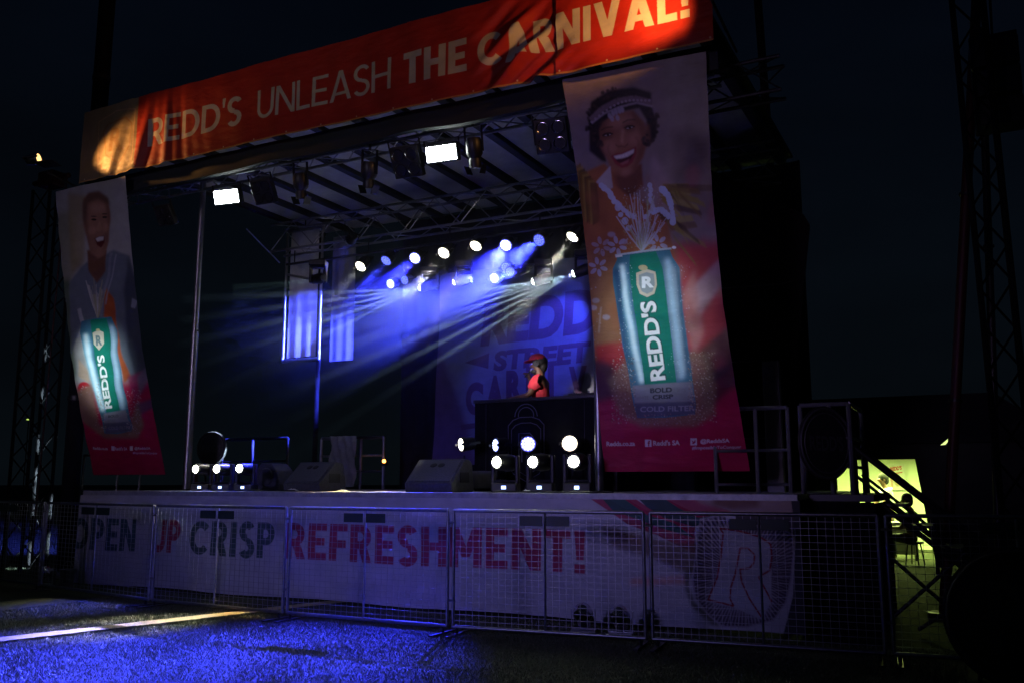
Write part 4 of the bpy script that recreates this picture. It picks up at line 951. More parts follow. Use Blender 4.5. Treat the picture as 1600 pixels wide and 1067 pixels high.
# blinders and dark fixtures
def blinder(label, x, y, s, target, lens=M_CHROME):
    pos = Vector(on_y(x, y, 9.98)); q = aimq(Vector(target)-pos)
    t = thing('blinder_lamp', label, 'blinder lamp', pos, 'four-cell blinders on the front truss', q)
    MB().box((0, 0, .06), (s, s, .1)).build('housing', M_BLACK, t, bevel=.012)
    for i in (-1, 1):
        for j in (-1, 1):
            c = link('lamp_cell', MB().lathe([(s*.19, -.002), (s*.205, -.012), (s*.205, .01), (s*.17, .006), (s*.10, .035), (.0, .045)], 18, None, False).mesh('cell', True), t, (i*s*.235, j*s*.235, 0)); c.data.materials.append(lens)
    b = MB()
    for k in (-1, 1): b.box((k*(s/2+.02), .1, .06), (.01, s*.9, .03))
    b.box((0, .1+s*.45, .06), (s+.05, .01, .03)); b.build('bracket', M_DARKM, t)
blinder('dark four-cell blinder at the far left, right of the man banner', 255, 338, .34, (-11.2, 4, 2.2), M_GLASSD)
blinder('dark four-cell blinder right beside the left flood lamp', 409, 301, .38, (-9.0, 4, 2.2), M_GLASSD)
blinder('dark four-cell blinder left of the middle flood lamp', 634, 254, .44, (-6.2, 4, 2.6), M_GLASSD)
blinder('four-cell blinder with shiny reflectors beside the right hanging banner', 861, 213, .44, (-3.6, 3, 2.6))
def dark_lamp(label, x, y, L, target, tilt):
    pos = Vector(on_y(x, y, 10.02)); t = thing('profile_lamp', label, 'profile lamp', pos, 'unlit lamps hanging from the front truss', Quaternion((0, 1, 0), tilt) @ Quaternion((1, 0, 0), .25))
    MB().lathe([(.07, -L), (.085, -L), (.085, -L*.6), (.075, -L*.5), (.11, -L*.3), (.115, L*.3), (.09, L*.5), (0, L*.52)], 16).build('barrel', M_BLACK, t, True)
    b = MB()
    for s in (-1, 1): b.box((s*.13, 0, .12), (.01, .04, .34))
    b.box((0, 0, .29), (.27, .04, .01)).tube((0, 0, .29), (0, 0, .42), .02, 8); b.build('yoke', M_DARKM, t)
    for s in (-1, 1): MB().box((s*.115, 0, -L-.02), (.006, .15, .12), Matrix.Rotation(s*.35, 3, 'Y')).build('barn_door', M_BLACK, t)
dark_lamp('unlit profile lamp hanging near the left third of the front truss', 470, 285, .25, None, .12)
dark_lamp('unlit profile lamp with barn doors left of the middle blinder', 577, 267, .25, None, .2)
dark_lamp('unlit thick profile lamp just right of the middle flood lamp', 741, 232, .27, None, .05)

# warm lamps that graze the header
def warm(label, pos, target, power, angle):
    pos = Vector(pos); q = aimq(Vector(target)-pos)
    t = thing('halogen_lamp', label, 'halogen lamp', pos, 'warm lamps lighting the header banner', q)
    MB().lathe([(.085, 0), (.1, 0), (.1, .09), (.07, .2), (.0, .22)], 20, None, False).build('housing', M_CHROME, t, True)
    MB().lathe([(.0, .03), (.085, .01)], 20).build('lens', E_WARM, t, True)
    b = MB()
    for s in (-1, 1): b.box((s*.115, 0, .09), (.008, .03, .25))
    b.box((0, 0, .21), (.24, .03, .008)); b.build('yoke', M_DARKM, t)
    MB().box((0, -.105, -.14), (.30, .006, .30)).build('barn_door', M_DARKM, t)
    return spot(t, (1, .44, .12), power, angle, 1.0, (0, 0, -.02), .06)
warm('warm lamp at the left end lighting the pale crest end of the header', (-13.28, 8.95, 6.78), (-12.1, 9.5, 6.92), 480, 44)
warm('warm lamp at the top right corner lighting the end of the header', (-2.30, 8.70, 6.86), (-3.35, 9.5, 7.0), 290, 80)
# arms that hold them
for lab, a, b in (('thin arm holding the left warm lamp out from the header', (-13.28, 9.1, 6.60), (-13.28, 10.1, 6.45)), ('thin arm holding the right warm lamp out from the header', (-2.3, 8.85, 6.98), (-2.2, 10.1, 6.6))):
    tag(MB().tube(a, b, .018, 8).build('lamp_arm', M_DARKM, None, True), lab, 'bracket', 'arms of the warm lamps')
# ground floods behind the barrier
def ground_flood(label, x, Y, rz):
    p_ = on_y(x, 993, Y); t = thing('ground_flood_lamp', label, 'ground lamp', (p_[0], Y, 0), 'lamps on the ground behind the barrier', Quaternion((0, 0, 1), rz))
    MB().box((0, 0, .03), (.26, .2, .02)).build('base', M_ALU, t, bevel=.004)
    b = MB()
    for s in (-1, 1): b.box((s*.125, 0, .14), (.008, .04, .22))
    b.box((0, 0, .044), (.25, .04, .008)); b.build('yoke', M_ALU, t)
    M = Matrix.Translation((0, 0, .19)) @ Matrix.Rotation(R(62), 4, 'X')
    MB().lathe([(.088, -.12), (.105, -.12), (.105, .02), (.095, .1), (.05, .16), (0, .165)], 20, M, False).build('housing', M_CHROME, t, True)
    MB().lathe([(0, -.10), (.086, -.11)], 20, M).build('lens', M_GLASSD, t, True)
ground_flood('shiny unlit lamp on the grass, left of the two behind the barrier', 912, 9.05, .3)
ground_flood('shiny unlit lamp on the grass, nearer the crest, right of the two behind the barrier', 970, 9.05, .2)
ground_flood('small unlit lamp on the grass at the far left behind the barrier', 68, 9.3, .1)

# ================================================================== STAGE FURNITURE
# wedge monitors
def wedge(label, x, y, Y, rz, sc=1.0):
    p_ = on_y(x, y, Y); t = thing('monitor_speaker', label, 'stage monitor', (p_[0], Y, DZ), 'wedge monitor speakers on the deck', Quaternion((0, 0, 1), rz)); t.scale = (sc,)*3
    W = .66; prof = [(-.24, 0.0), (.22, 0), (.25, .04), (.20, .34), (.14, .38), (.04, .385), (-.26, .10)]
    b = MB().prism([(-W/2, y_, z_) for y_, z_ in prof], (W, 0, 0)); b.build('cabinet', M_BOX, t, bevel=.012)
    a = Vector((0, -.26, .10)); c = Vector((0, .04, .385)); n = (c-a).cross(Vector((1, 0, 0))); n = Vector((0, -(c-a).z, (c-a).y)).normalized()
    g_ = MB(); u = (c-a).normalized()
    m_ = (a+c)/2+n*.006
    rot = Matrix((Vector((1, 0, 0)), u, n)).transposed()
    g_.box(m_, (W-.07, (c-a).length-.06, .012), rot); g_.build('grille', M_GRILLE, t, bevel=.004)
    hb = MB()
    for s in (-1, 1): hb.box((s*.06-.0, .215, .2), (.09, .03, .10))
    for s in (-.055, .055):
        hb.ball(m_+n*.008+u*.09+Vector((s, 0, 0)), .05, (1, .75, .12), 14, 6, rot)
    hb.build('handle', M_BLACK, t)
    for s in (-1, 1): MB().box((s*(W/2+.004), 0.02, .17), (.01, .2, .12)).build('side_handle', M_BLACK, t, bevel=.003)
    return t
wedge('wedge monitor at the left, its side panel lit blue, cloth beside it', 492, 765, 10.75, -.10, 1.12)
wedge('wedge monitor in the middle of the deck, left of the right trio of moving heads', 687, 767, 10.55, -.02, 1.14)
# round-backed dark speaker behind the trio
p_ = on_y(415, 763, 11.1); t = thing('floor_speaker', 'dark rounded speaker behind the left trio of moving heads', 'speaker', (p_[0], 11.1, DZ))
MB().prism([(-.22, 0, 0), (.24, 0, 0), (.27, 0, .12), (.20, 0, .32), (.08, 0, .43), (-.12, 0, .44), (-.24, 0, .3)], (0, .4, 0)).build('cabinet', M_BOX, t, bevel=.02)
MB().lathe([(0, -.012), (.13, -.010), (.14, .004)], 18, Matrix.Translation((0, -.004, .22)) @ Matrix.Rotation(PI/2, 4, 'X') @ Matrix.Rotation(PI, 4, 'X')).build('grille', M_GRILLE, t, True)
# rags and cables
def rag(label, x, Y, s):
    p_ = on_y(x, 765, Y); b = MB(); n = 11; vs = []; fs = []
    for i in range(n):
        for j in range(n):
            u, v = i/(n-1)-.5, j/(n-1)-.5; r = math.hypot(u, v)
            vs.append((p_[0]+u*s*2.0, Y+v*s, DZ+.012+max(0, .5-r)*s*.9*(.6+.4*math.sin(u*19+s*40)*math.cos(v*15))))
    for i in range(n-1):
        for j in range(n-1): fs.append((i*n+j, (i+1)*n+j, (i+1)*n+j+1, i*n+j+1))
    tag(b.add(vs, fs).build('rag', M_CLOTHW, None, True), label, 'cloth', 'crumpled cloths on the deck')
rag('crumpled white cloth beside the left trio of moving heads', 457, 10.3, .11); rag('crumpled white cloth against the left wedge monitor', 535, 10.45, .10); rag('crumpled pale cloth between the right moving heads', 823, 10.15, .09)
for lab, pts in (('black cable snaking along the deck edge under the right trio', [(770, 10.0), (800, 9.95), (840, 10.05), (872, 9.9), (900, 9.98), (935, 9.93), (965, 10.1)]), ('black cable lying along the deck by the left trio', [(300, 10.1), (340, 10.0), (380, 10.12), (430, 10.05), (470, 10.15)])):
    q = []
    for x, Y in pts: a = on_y(x, 767, Y); q.append((a[0], Y, DZ+.014))
    fine = []
    for i in range(len(q)-1):
        for k in range(6): fine.append(tuple(Vector(q[i]).lerp(Vector(q[i+1]), k/6)+Vector((0, .03*math.sin(k), 0))))
    tag(MB().path(fine, .011, 6).build('cable', M_RUBBER, None, True), lab, 'cable')

# DJ booth
bx0, bx1 = on_y(742, 700, 12.2)[0], on_y(935, 700, 12.2)[0]
bzt = on_y(800, 622, 12.2)[2]; bc = (bx0+bx1)/2
t = thing('dj_booth', 'tall dark DJ booth with a faint crest outline on its front', 'dj booth', (bc, 12.2, DZ))
bw = bx1-bx0; bh = bzt-DZ
vs = []; fs = []; n = 80
for i in range(n+1):
    x = -bw/2+bw*i/n; s = .012*math.sin(x*13)+.006*math.sin(x*31)
    vs += [(x, s, .0), (x, s*.3, bh-.05)]
    if i: fs.append((2*i-2, 2*i, 2*i+1, 2*i-1))
MB().add(vs, fs).build('front_cloth', M_CLOTHB, t, True)
MB().box((0, .4, bh-.025), (bw+.04, .86, .05)).build('table_top', M_BLACK, t, bevel=.008)
for s in (-1, 1): MB().box((s*(bw/2-.01), .42, bh/2-.03), (.02, .78, bh-.06)).build('side_panel', M_CLOTHB, t)
for s in (-.5, .5): MB().box((s*bw*.8, -.02, bh*.5), (.008, .006, bh*.9)).build('seam', M_BLACK, t)
cb = MB(); x0 = on_y(823, 650, 12.2)[0]-bc
out = [(-.30, .98), (-.30, .88), (-.30, .40), (-.22, .26), (0, .14), (.22, .26), (.30, .40), (.30, .88), (.30, .98), (.22, 1.06), (.10, 1.10), (-.10, 1.10), (-.22, 1.06)]
def loop(pl, sc, r): 
    pts = [(x0+x*sc, -.026, .62+(z-.62)*sc) for x, z in pl]; cb.path(pts+[pts[0], pts[1]], r, 5)
loop(out, 1.0, .008); loop(out, .82, .007)
cb.path([(x0+.19*math.cos(a), -.026, 1.10+.20*math.sin(a)) for a in np.linspace(0.05, PI-.05, 12)], .008, 5)
cb.path([(x0+.13*math.cos(a), -.026, 1.13+.12*math.sin(a)) for a in np.linspace(-.2, PI+.2, 12)], .007, 5)
for pts in ([(-.12, .38), (-.12, .86), (.06, .86), (.12, .80), (.12, .70), (.06, .63), (-.12, .63)], [(0, .63), (.14, .38)], [(-.07, .43), (-.07, .81), (.04, .81), (.07, .77), (.07, .72), (.03, .68), (-.06, .68)]): cb.path([(x0+x, -.026, z) for x, z in pts], .009, 5)
cb.build('crest', mat('grey_print', (.15, .15, .19), .7, 0, .2, 20), t)
# equipment on it
t2 = thing('dj_mixer', 'low black mixer lying on the DJ booth in front of the DJ', 'mixer', (bc+.75, 12.5, bzt))
MB().box((0, 0, .02), (.5, .35, .04)).build('body', M_BLACK, t2, bevel=.008)
b = MB()
for i in range(6):
    for j in range(3): b.tube((-.2+i*.08, -.1+j*.08, .04), (-.2+i*.08, -.1+j*.08, .06), .012, 8)
b.build('knob', M_ALU, t2)
p_ = on_y(748, 766, 11.9); t = thing('flight_case', 'grey low case on the deck at the left foot of the DJ booth', 'case', (p_[0]+.02, 12.0, DZ))
MB().box((0, 0, .17), (.62, .3, .26)).build('body', mat('case_grey', (.12, .12, .13), .5, .1, .2, 10), t, bevel=.01)
b = MB()
for s in (-1, 1):
    for q in (-1, 1): b.box((s*.3, q*.145, .17), (.03, .02, .27))
b.build('corner', M_ALU, t)
for s in (-1, 1):
    for q in (-1, 1): MB().tube((s*.25-.0, q*.1-.02, .02), (s*.25, q*.1+.02, .02), .02, 10).build('castor', M_RUBBER, t)
t = thing('dj_riser', 'low black riser behind the DJ booth that the DJ stands on', 'riser', (bc, 13.35, DZ))
MB().box((0, 0, .16), (2.2, 1.2, .32)).build('platform', M_BLACK, t, bevel=.008)
mic = None

# ================================================================== PEOPLE
def skin_obj(name, V, E, rad, m, parent, root=0, sub=1):
    me = bpy.data.meshes.new(name); me.from_pydata([tuple(v) for v in V], E, []); me.materials.append(m)
    o = link(name, me, parent)
    if not me.skin_vertices: 
        bpy.context.view_layer.objects.active = o
    md = o.modifiers.new('skin', 'SKIN'); md.use_smooth_shade = True; md.branch_smoothing = .3
    if not me.skin_vertices:
        bm = bmesh.new(); bm.from_mesh(me); bm.verts.layers.skin.verify(); bm.to_mesh(me); bm.free()
    for i, r in enumerate(rad):
        sv = me.skin_vertices[0].data[i]; sv.radius = (r, r) if not isinstance(r, tuple) else r; sv.use_root = (i == root)
    if sub: s = o.modifiers.new('smooth', 'SUBSURF'); s.levels = sub; s.render_levels = sub
    return o
def person(label, loc, rotz, skin, shirt, trousers, armR, armL, headfwd=.03, hair=True, cap=None, phones=False, sit=False, group=None, beard=False):
    """faces local +X; armR/armL: (elbow, wrist) in local metres"""
    t = thing('person', label, 'person', loc, group, Quaternion((0, 0, 1), rotz))
    dz = -.42 if sit else 0
    V = []; E = []; Rr = []
    def add(p, r, par=None):
        V.append(Vector(p)); Rr.append(r)
        if par is not None: E.append((par, len(V)-1))
        return len(V)-1
    pel = add((0, 0, .96+dz), (.13, .15)); wai = add((0, 0, 1.10+dz), (.115, .145), pel); che = add((.0, 0, 1.30+dz), (.13, .17), wai); nb_ = add((.0, 0, 1.44+dz), (.075, .08), che)
    nk = add((.015+headfwd*.4, 0, 1.51+dz), .052, nb_); jaw = add((headfwd+.025, 0, 1.575+dz), (.075, .07), nk); hd = add((headfwd+.012, 0, 1.655+dz), (.098, .08), jaw); top = add((headfwd, 0, 1.73+dz), (.07, .06), hd)
    nose = add((headfwd+.135, 0, 1.615+dz), .014, hd)
    legs = []
    for s in (-1, 1):
        hp = add((0, s*.09, .90+dz), .095, pel)
        if sit: kn = add((.44, s*.11, .52), .062, hp); an = add((.42, s*.11, .09), .045, kn)
        else: kn = add((.02, s*.10, .50), .062, hp); an = add((-.01, s*.11, .09), .045, kn)
        ft = add((V[an].x+.16, s*.12, .035), .036, an); legs.append((hp, kn, an))
    arms = []
    for s, (el, wr) in ((-1, armR), (1, armL)):
        sh = add((0, s*.185, 1.41+dz), .062, che); e1 = add((el[0], el[1], el[2]+dz), .046, sh); w1 = add((wr[0], wr[1], wr[2]+dz), .028, e1)
        d = (V[w1]-V[e1]).normalized(); sd = d.cross(Vector((0, 0, 1)));
        if sd.length < .2: sd = Vector((0, 1, 0))
        sd.normalize(); n_ = d.cross(sd)
        pm_ = add(V[w1]+d*.055, (.036, .022), w1)
        for k, (o_, L) in enumerate(((-.03, .062), (-.01, .074), (.01, .07), (.03, .055))):
            b_ = add(V[pm_]+d*.03+sd*o_, .0095, pm_); c_ = add(V[b_]+d*L*.55+n_*.012, .009, b_); add(V[c_]+d*L*.3+n_*.035, .008, c_)
        tb = add(V[w1]+d*.03-sd*.042+n_*.012, .011, w1); add(V[tb]+d*.045-sd*.012+n_*.022, .009, tb)
        arms.append((sh, e1, w1))
    skin_obj('body', V, E, Rr, skin, t)
    # shirt
    V2 = [V[wai]+Vector((0, 0, -.12)), V[wai], V[che], V[nb_]+Vector((0, 0, -.01))]; E2 = [(0, 1), (1, 2), (2, 3)]; R2 = [(.165, .18), (.155, .178), (.162, .20), (.092, .105)]
    for sh, e1, w1 in arms:
        i = len(V2); V2 += [V[sh], V[sh].lerp(V[e1], .75)]; E2 += [(2, i), (i, i+1)]; R2 += [.095, .085]
    skin_obj('shirt', V2, E2, R2, shirt, t)
    V3 = [V[pel]+Vector((0, 0, .04)), V[pel]+Vector((0, 0, -.05))]; E3 = [(0, 1)]; R3 = [(.15, .17), (.15, .17)]
    for hp, kn, an in legs:
        i = len(V3); V3 += [V[hp]+Vector((0, 0, -.05 if not sit else 0)), V[kn], V[an]+Vector((0, 0, .03))]; E3 += [(1, i), (i, i+1), (i+1, i+2)]; R3 += [.115, .08, .07]
    skin_obj('trousers', V3, E3, R3, trousers, t)
    for hp, kn, an in legs: MB().box((V[an].x+.07, V[an].y, .035), (.28, .1, .07)).build('shoe', M_BLACK, t, bevel=.02)
    H = V[hd]
    for s in (-1, 1): MB().ball((H.x+.082, s*.034, H.z+.0), .013, n=8, m=6).build('eye', mat('eye_white', (.7, .7, .7), .2, 0, .02), t, True)
    for s in (-1, 1): MB().ball((H.x-.005, s*.085, H.z-.02), .03, (.6, .35, 1), 10, 6).build('ear', skin, t, True)
    MB().ball((H.x+.088, 0, H.z-.085), .026, (.35, 1, .35), 10, 6).build('mouth', mat('lips', (.18, .05, .045), .5), t, True)
    if hair:
        b = MB().ball((H.x-.022, 0, H.z+.03), .112, (.98, .9, .98), 18, 12)
        if cap or True: b.ball((H.x-.07, 0, H.z-.03), .075, (.8, 1, 1.3), 14, 9)
        b.build('hair', M_HAIR, t, True)
    if beard: MB().ball((H.x+.055, 0, H.z-.115), .06, (.9, 1, .8), 14, 9).build('beard', M_HAIR, t, True)
    if cap:
        c = MB(); M_ = Matrix.Translation((H.x+.01, 0, H.z+.055)) @ Matrix.Rotation(R(8), 4, 'Y')
        c.lathe([(.122, 0), (.118, .04), (.09, .085), (.04, .105), (0, .108)], 20, M_)
        c.prism([M_ @ Vector((.10*math.cos(a)+(.10 if abs(a) < 1.3 else 0), .105*math.sin(a), .0)) for a in np.linspace(-1.5, 1.5, 11)], (0, 0, .012)); c.build('cap', cap, t, True)
    if phones:
        c = MB(); c.path([(H.x-.0, .122*math.cos(a), H.z+.0+.145*math.sin(a)) for a in np.linspace(0, PI, 14)], .013, 6)
        for s in (-1, 1): c.tube((H.x, s*.085, H.z-.01), (H.x, s*.128, H.z-.01), .046, 14)
        c.build('headphones', mat('pale_headphones', (.03, .03, .033), .75, 0, .1), t, True)
    return t
dj = on_y(846, 600, 12.95); DJZ = DZ+.32
djr = R(190)
person('DJ in a red t-shirt and red cap with headphones, holding a microphone to the mouth', (dj[0], 12.95, DJZ), djr, M_SKIN, M_SHIRTR, M_JEANS,
       ((.10, -.27, 1.15), (.20, -.12, 1.43)), ((.10, .26, 1.14), (.33, .16, 1.12)), cap=M_CAPR, phones=True, beard=True).scale = (1.15, 1.2, 1.02)
def dj_world(p): return Matrix.Translation((dj[0], 12.95, DJZ)) @ Matrix.Rotation(djr, 4, 'Z') @ Vector((p[0]*1.15, p[1]*1.2, p[2]*1.02))
mt = thing('microphone', 'handheld microphone held by the DJ at the mouth', 'microphone', dj_world((.16, -.07, 1.56)))
a, b = dj_world((.155, -.04, 1.565))-mt.location, dj_world((.27, -.10, 1.47))-mt.location
MB().tube(a, b, .021, 12, .013).build('handle', M_BLACK, mt, True); MB().ball(a, .027, n=14, m=9).build('grille', M_ALU, mt, True)

# ================================================================== SIDE PANELS, SCAFFOLD, RAILS
def side_panel(label, q, Y, frame=True, cm=None):
    (xa, ya), (xb, yb) = q; a = on_y(xa, ya, Y); b = on_y(xb, yb, Y); x0, x1, z1, z0 = a[0], b[0], a[2], b[2]
    t = thing('side_panel_screen', label, 'side panel', (x0, Y, z0), 'pale cloth panels at the back left of the stage')
    n = 14; vs = []; fs = []
    for i in range(n+1):
        x = .1+(x1-x0-.2)*i/n; s = .012*math.sin(i*1.1)
        vs += [(x, s, .07), (x, s*.5, z1-z0), (x, s*.5+.012, z1-z0), (x, s+.012, .07)]
        if i: o = 4*i; fs += [(o-4, o, o+1, o-3), (o-3, o+1, o+2, o-2), (o-2, o+2, o+3, o-1), (o-1, o+3, o, o-4)]
    MB().add(vs, fs).build('cloth', cm or M_SCRIM, t, True)
    if frame:
        for x in (0, x1-x0): MB().tube((x, 0, 0), (x, 0, z1-z0), .03, 10).build('upright', M_ALU, t, True)
        MB().tube((0, 0, .02), (x1-x0, 0, .02), .035, 10).build('bottom_bar', M_ALU, t, True)
        MB().tube((0, 0, z1-z0-.02), (x1-x0, 0, z1-z0-.02), .03, 10).build('top_bar', M_ALU, t, True); MB().tube((.05, -.02, (z1-z0)*.66), (x1-x0-.02, -.02, (z1-z0)*.58), .025, 8).build('cross_bar', M_ALU, t, True)
    # rope to the truss
    MB().tube(((x1-x0)/2, 0, z1-z0), ((x1-x0)/2, 0, 6.95-z0), .012, 6).build('rope', M_RUBBER, t)
side_panel('framed pale panel lit blue, outermost at the back left of the stage', ((450, 362), (498, 561)), 14.0)
side_panel('dim grey cloth panel, inner one beside the hanging moving head', ((515, 372), (557, 567)), 14.55, False, mat('grey_scrim', (.16, .16, .18), .85, 0, .15, 6, .15))
t = thing('panel_mast', 'dark mast standing behind the two pale cloth panels', 'mast', on_y(490, 766, 14.9)*np.array([1, 1, 0])+np.array([0, 0, DZ]))
MB().tube((0, 0, 0), (0, 0, 5.4), .05, 12).build('tube', M_CLOTHB, t, True); MB().box((0, 0, .01), (.3, .3, .02)).build('base_plate', M_DARKM, t)

def rail(name, label, pts, h, mids=(.5,), r=.022, m=M_ALU, group=None, step=1, fill=0):
    a = Vector(pts[0]); t = thing(name, label, 'railing', a, group)
    L = [Vector(p)-a for p in pts]
    for p in L: MB().tube(p, p+Vector((0, 0, h)), r, 8).build('post', m, t, True)
    b = MB()
    for p, q in zip(L[:-1], L[1:]): b.tube(p+Vector((0, 0, h)), q+Vector((0, 0, h)), r, 8)
    b.build('top_rail', m, t, True)
    if mids:
        b = MB()
        for p, q in zip(L[:-1], L[1:]):
            for k in mids: b.tube(p+Vector((0, 0, h*k)), q+Vector((0, 0, h*k)), r*.7, 8)
        b.build('middle_rail', m, t, True)
    return t
def onp(x, Y, z=DZ): p_ = on_y(x, 766, Y); return (p_[0], Y, z)
M_RAIL = mat('rail_steel', (.17, .17, .19), .45, .7, .2, 10)
rail('safety_railing', 'metal safety rail along the right end of the stage', [onp(1120, 10.9), onp(1185, 10.9), onp(1236, 10.9)], 1.0, (.5, .1), .025, M_RAIL)
rail('safety_railing', 'dark rail round the small side platform right of the stage', [onp(1256, 10.5), onp(1302, 10.5), onp(1333, 10.5), onp(1352, 11.6)], .98, (.62, .3), .027, M_RAIL)
rail('safety_railing', 'dim rail at the back left of the stage behind the moving heads', [onp(345, 14.6), onp(392, 14.6), onp(447, 14.6)], 1.05, (.55,), .03, M_RAIL)
t = rail('safety_railing', 'dim scaffold rail at the back of the stage near the orange light', [onp(500, 14.4), onp(562, 14.4), onp(598, 14.4)], 1.0, (.35, .65), .03, M_RAIL)
# grey cloth over scaffold
p_ = on_y(516, 700, 14.2); p2 = on_y(556, 700, 14.2)
n = 30; vs = []; fs = []
for i in range(n+1):
    x = p_[0]+(p2[0]-p_[0])*i/n
    for k in range(12):
        z = DZ+.05+(.98)*k/11; vs.append((x, 14.2+.03*math.sin(i*.8+k*.9)+.02*math.sin(i*.37-k*1.3), z))
    if i:
        for k in range(11): fs.append(((i-1)*12+k, i*12+k, i*12+k+1, (i-1)*12+k+1))
tag(MB().add(vs, fs).build('dust_sheet', mat('grey_dust_sheet', (.22, .22, .22), .85, 0, .2, 10), None, True), 'crumpled grey sheet hanging over the rail behind the left wedge monitor', 'sheet')
t = thing('warning_lamp', 'small orange lamp glowing at the back of the stage', 'warning lamp', on_y(600, 720, 14.3))
MB().ball((0, 0, 0), .035, n=12, m=8).build('bulb', emis('orange_glow', (1, .33, .04), 14), t, True); MB().box((0, 0.02, -.06), (.08, .08, .06)).build('housing', M_BLACK, t, bevel=.006); MB().tube((0, .02, -.08), (0, .02, DZ-on_y(600, 720, 14.3)[2]), .012, 8).build('stem', M_DARKM, t)

# round signs
def round_sign(label, c, r, face, rotz=0, word='R', group='round signs with lettering', stand=True):
    t = thing('round_sign', label, 'round sign', c, group, Quaternion((0, 0, 1), rotz))
    M_ = Matrix.Rotation(PI/2, 4, 'X')
    MB().lathe([(0, .012), (r*.97, .012), (r, 0), (r*.97, -.02), (0, -.02)], 48, M_).build('disc', face, t, True)
    for k, rr in enumerate((.93, .80)):
        b = MB(); b.path([(r*rr*math.cos(a), -.017, r*rr*math.sin(a)) for a in np.linspace(0, 2*PI, 49)], r*.035 if k == 0 else r*.02, 6); b.build('ring', M_SIGNL, t, True)
    V, T = text_tris(word, .03); W = r*(1.25 if len(word) > 1 else .8); Hh = r*(.42 if len(word) > 1 else 1.0)
    MB().add([((v[0]-.5)*W, -.0185, (v[1]-.5)*Hh) for v in V], [tuple(x) for x in T]).build('lettering', M_SIGNL, t)
    if stand:
        b = MB(); b.tube((-r*.5, .05, 0), (-r*.55, .12, -c[2]+stand), .018, 8).tube((r*.5, .05, 0), (r*.55, .12, -c[2]+stand), .018, 8).tube((-r*.6, .04, 0), (r*.6, .04, 0), .018, 8); b.build('stand', M_DARKM, t, True)
c = on_y(1290, 692, 10.25); round_sign('dark round sign hanging on the side platform rail', tuple(c), .40, M_SIGND, .95, "REDD'S", stand=DZ)
c = on_y(331, 700, 12.0); round_sign('dark round sign behind the left trio of moving heads', tuple(c), .31, M_SIGND, .2, "REDD'S", stand=DZ)
c = on_y(1592, 960, 7.9); round_sign('large dark round sign in the bottom right corner in front of the barrier', (c[0], 7.9, .56), .52, M_SIGND, .12, 'R', stand=.005)

# side platform with skirt, stairs
px0, px1 = DX1+.02, on_y(1368, 800, 10.3)[0]
t = thing('side_platform', 'small side platform right of the stage with black skirting', 'platform', ((px0+px1)/2, 11.2, 0))
W = px1-px0
MB().box((0, 0, DZ-.04), (W, 1.9, .08)).build('deck', M_DARKM, t, bevel=.006)
vs = []; fs = []
for i in range(61):
    x = -W/2+W*i/60; s = .02*math.sin(i*.9); vs += [(x, -.95+s, .0), (x, -.95+s*.4, DZ-.085)]
    if i: fs.append((2*i-2, 2*i, 2*i+1, 2*i-1))
MB().add(vs, fs).build('skirting', M_CLOTHB, t, True)
MB().box((W/2-.01, 0, DZ/2-.05), (.02, 1.88, DZ-.1)).build('side_cloth', M_CLOTHB, t)
t = thing('stage_stairs', 'dark metal stairs with diagonal handrails going down right from the side platform', 'stairs', (px1+.02, 11.0, 0))
b = MB(); ns = 6; run = 1.55
for k in range(ns): b.box((run*(k+.5)/ns, 0, DZ-.12-(DZ-.1)*k/ns), (.25, .8, .03))
b.build('tread', M_DARKM, t)
for s in (-1, 1):
    MB().tube((0, s*.42, DZ-.1), (run, s*.42, .03), .03, 8).build('stringer', M_DARKM, t, True)
    b = MB().tube((-.25, s*.42, DZ+.52), (run-.25, s*.42, .62), .024, 8).tube((-.25, s*.42, DZ+.22), (run-.25, s*.42, .32), .018, 8)
    for k in (0.02, .5, .97): b.tube((-.25+run*k, s*.42, DZ+.52-.9*k-.42*k*.0-(DZ+.52-.62-.9)*k), (-.25+run*k, s*.42, max(.02, DZ-.1-DZ*k)), .018, 8)
    b.build('handrail', M_DARKM, t, True)
b = MB()
for a_, c_ in (((0, -.44, .1), (.8, -.44, .85)), ((0, -.44, .85), (.8, -.44, .1)), ((.3, -.44, .05), (1.1, -.44, .6))): b.tube(a_, c_, .02, 8)
b.build('cross_brace', M_DARKM, t, True)

# covered equipment mass right of the banner
t = thing('covered_equipment_tower', 'tall black tarpaulin-covered bulk with a sloping top right of the large banner', 'covered tower', (-2.6, 13.0, 0))
a = on_y(1105, 262, 13.0); b_ = on_y(1180, 297, 13); c = on_y(1266, 346, 13.0); d = on_y(1246, 560, 13); x9 = on_y(1232, 766, 13)[0]
poly = [(a[0]-.3-(-2.6), 0, 0), (a[0]-.3+2.6, 0, a[2]+.2), (a[0]+2.6, 0, a[2]), (b_[0]+2.6, 0, b_[2]), (c[0]+2.52, 0, c[2]+.12), (c[0]+2.6, 0, c[2]-.05), (d[0]+2.6, 0, d[2]), (x9+2.6, 0, DZ), (x9+2.6, 0, 0)]
MB().prism(poly, (-.62, 2.0, 0)).build('tarpaulin', mat('tower_cover', (.007, .0055, .006), .95, 0, .3, 3, .3, .04), t, bevel=.03)
b = MB()
for z in (2.2, 3.3, 4.4): b.path([(a[0]+2.6, -.02, z), (-.0+.3, -.03, z-.03), (d[0]+2.6, -.02, z)], .012, 5)
b.build('strap', M_RUBBER, t)
p_ = on_y(1208, 640, 12.3); tag(MB().box((p_[0], 12.3, 2.30), (.22, .1, 1.75)).build('upright_board', mat('dim_board', (.10, .10, .12), .6, 0, .2, 8), None, bevel=.01), 'dim upright board standing behind the right safety rail', 'board')

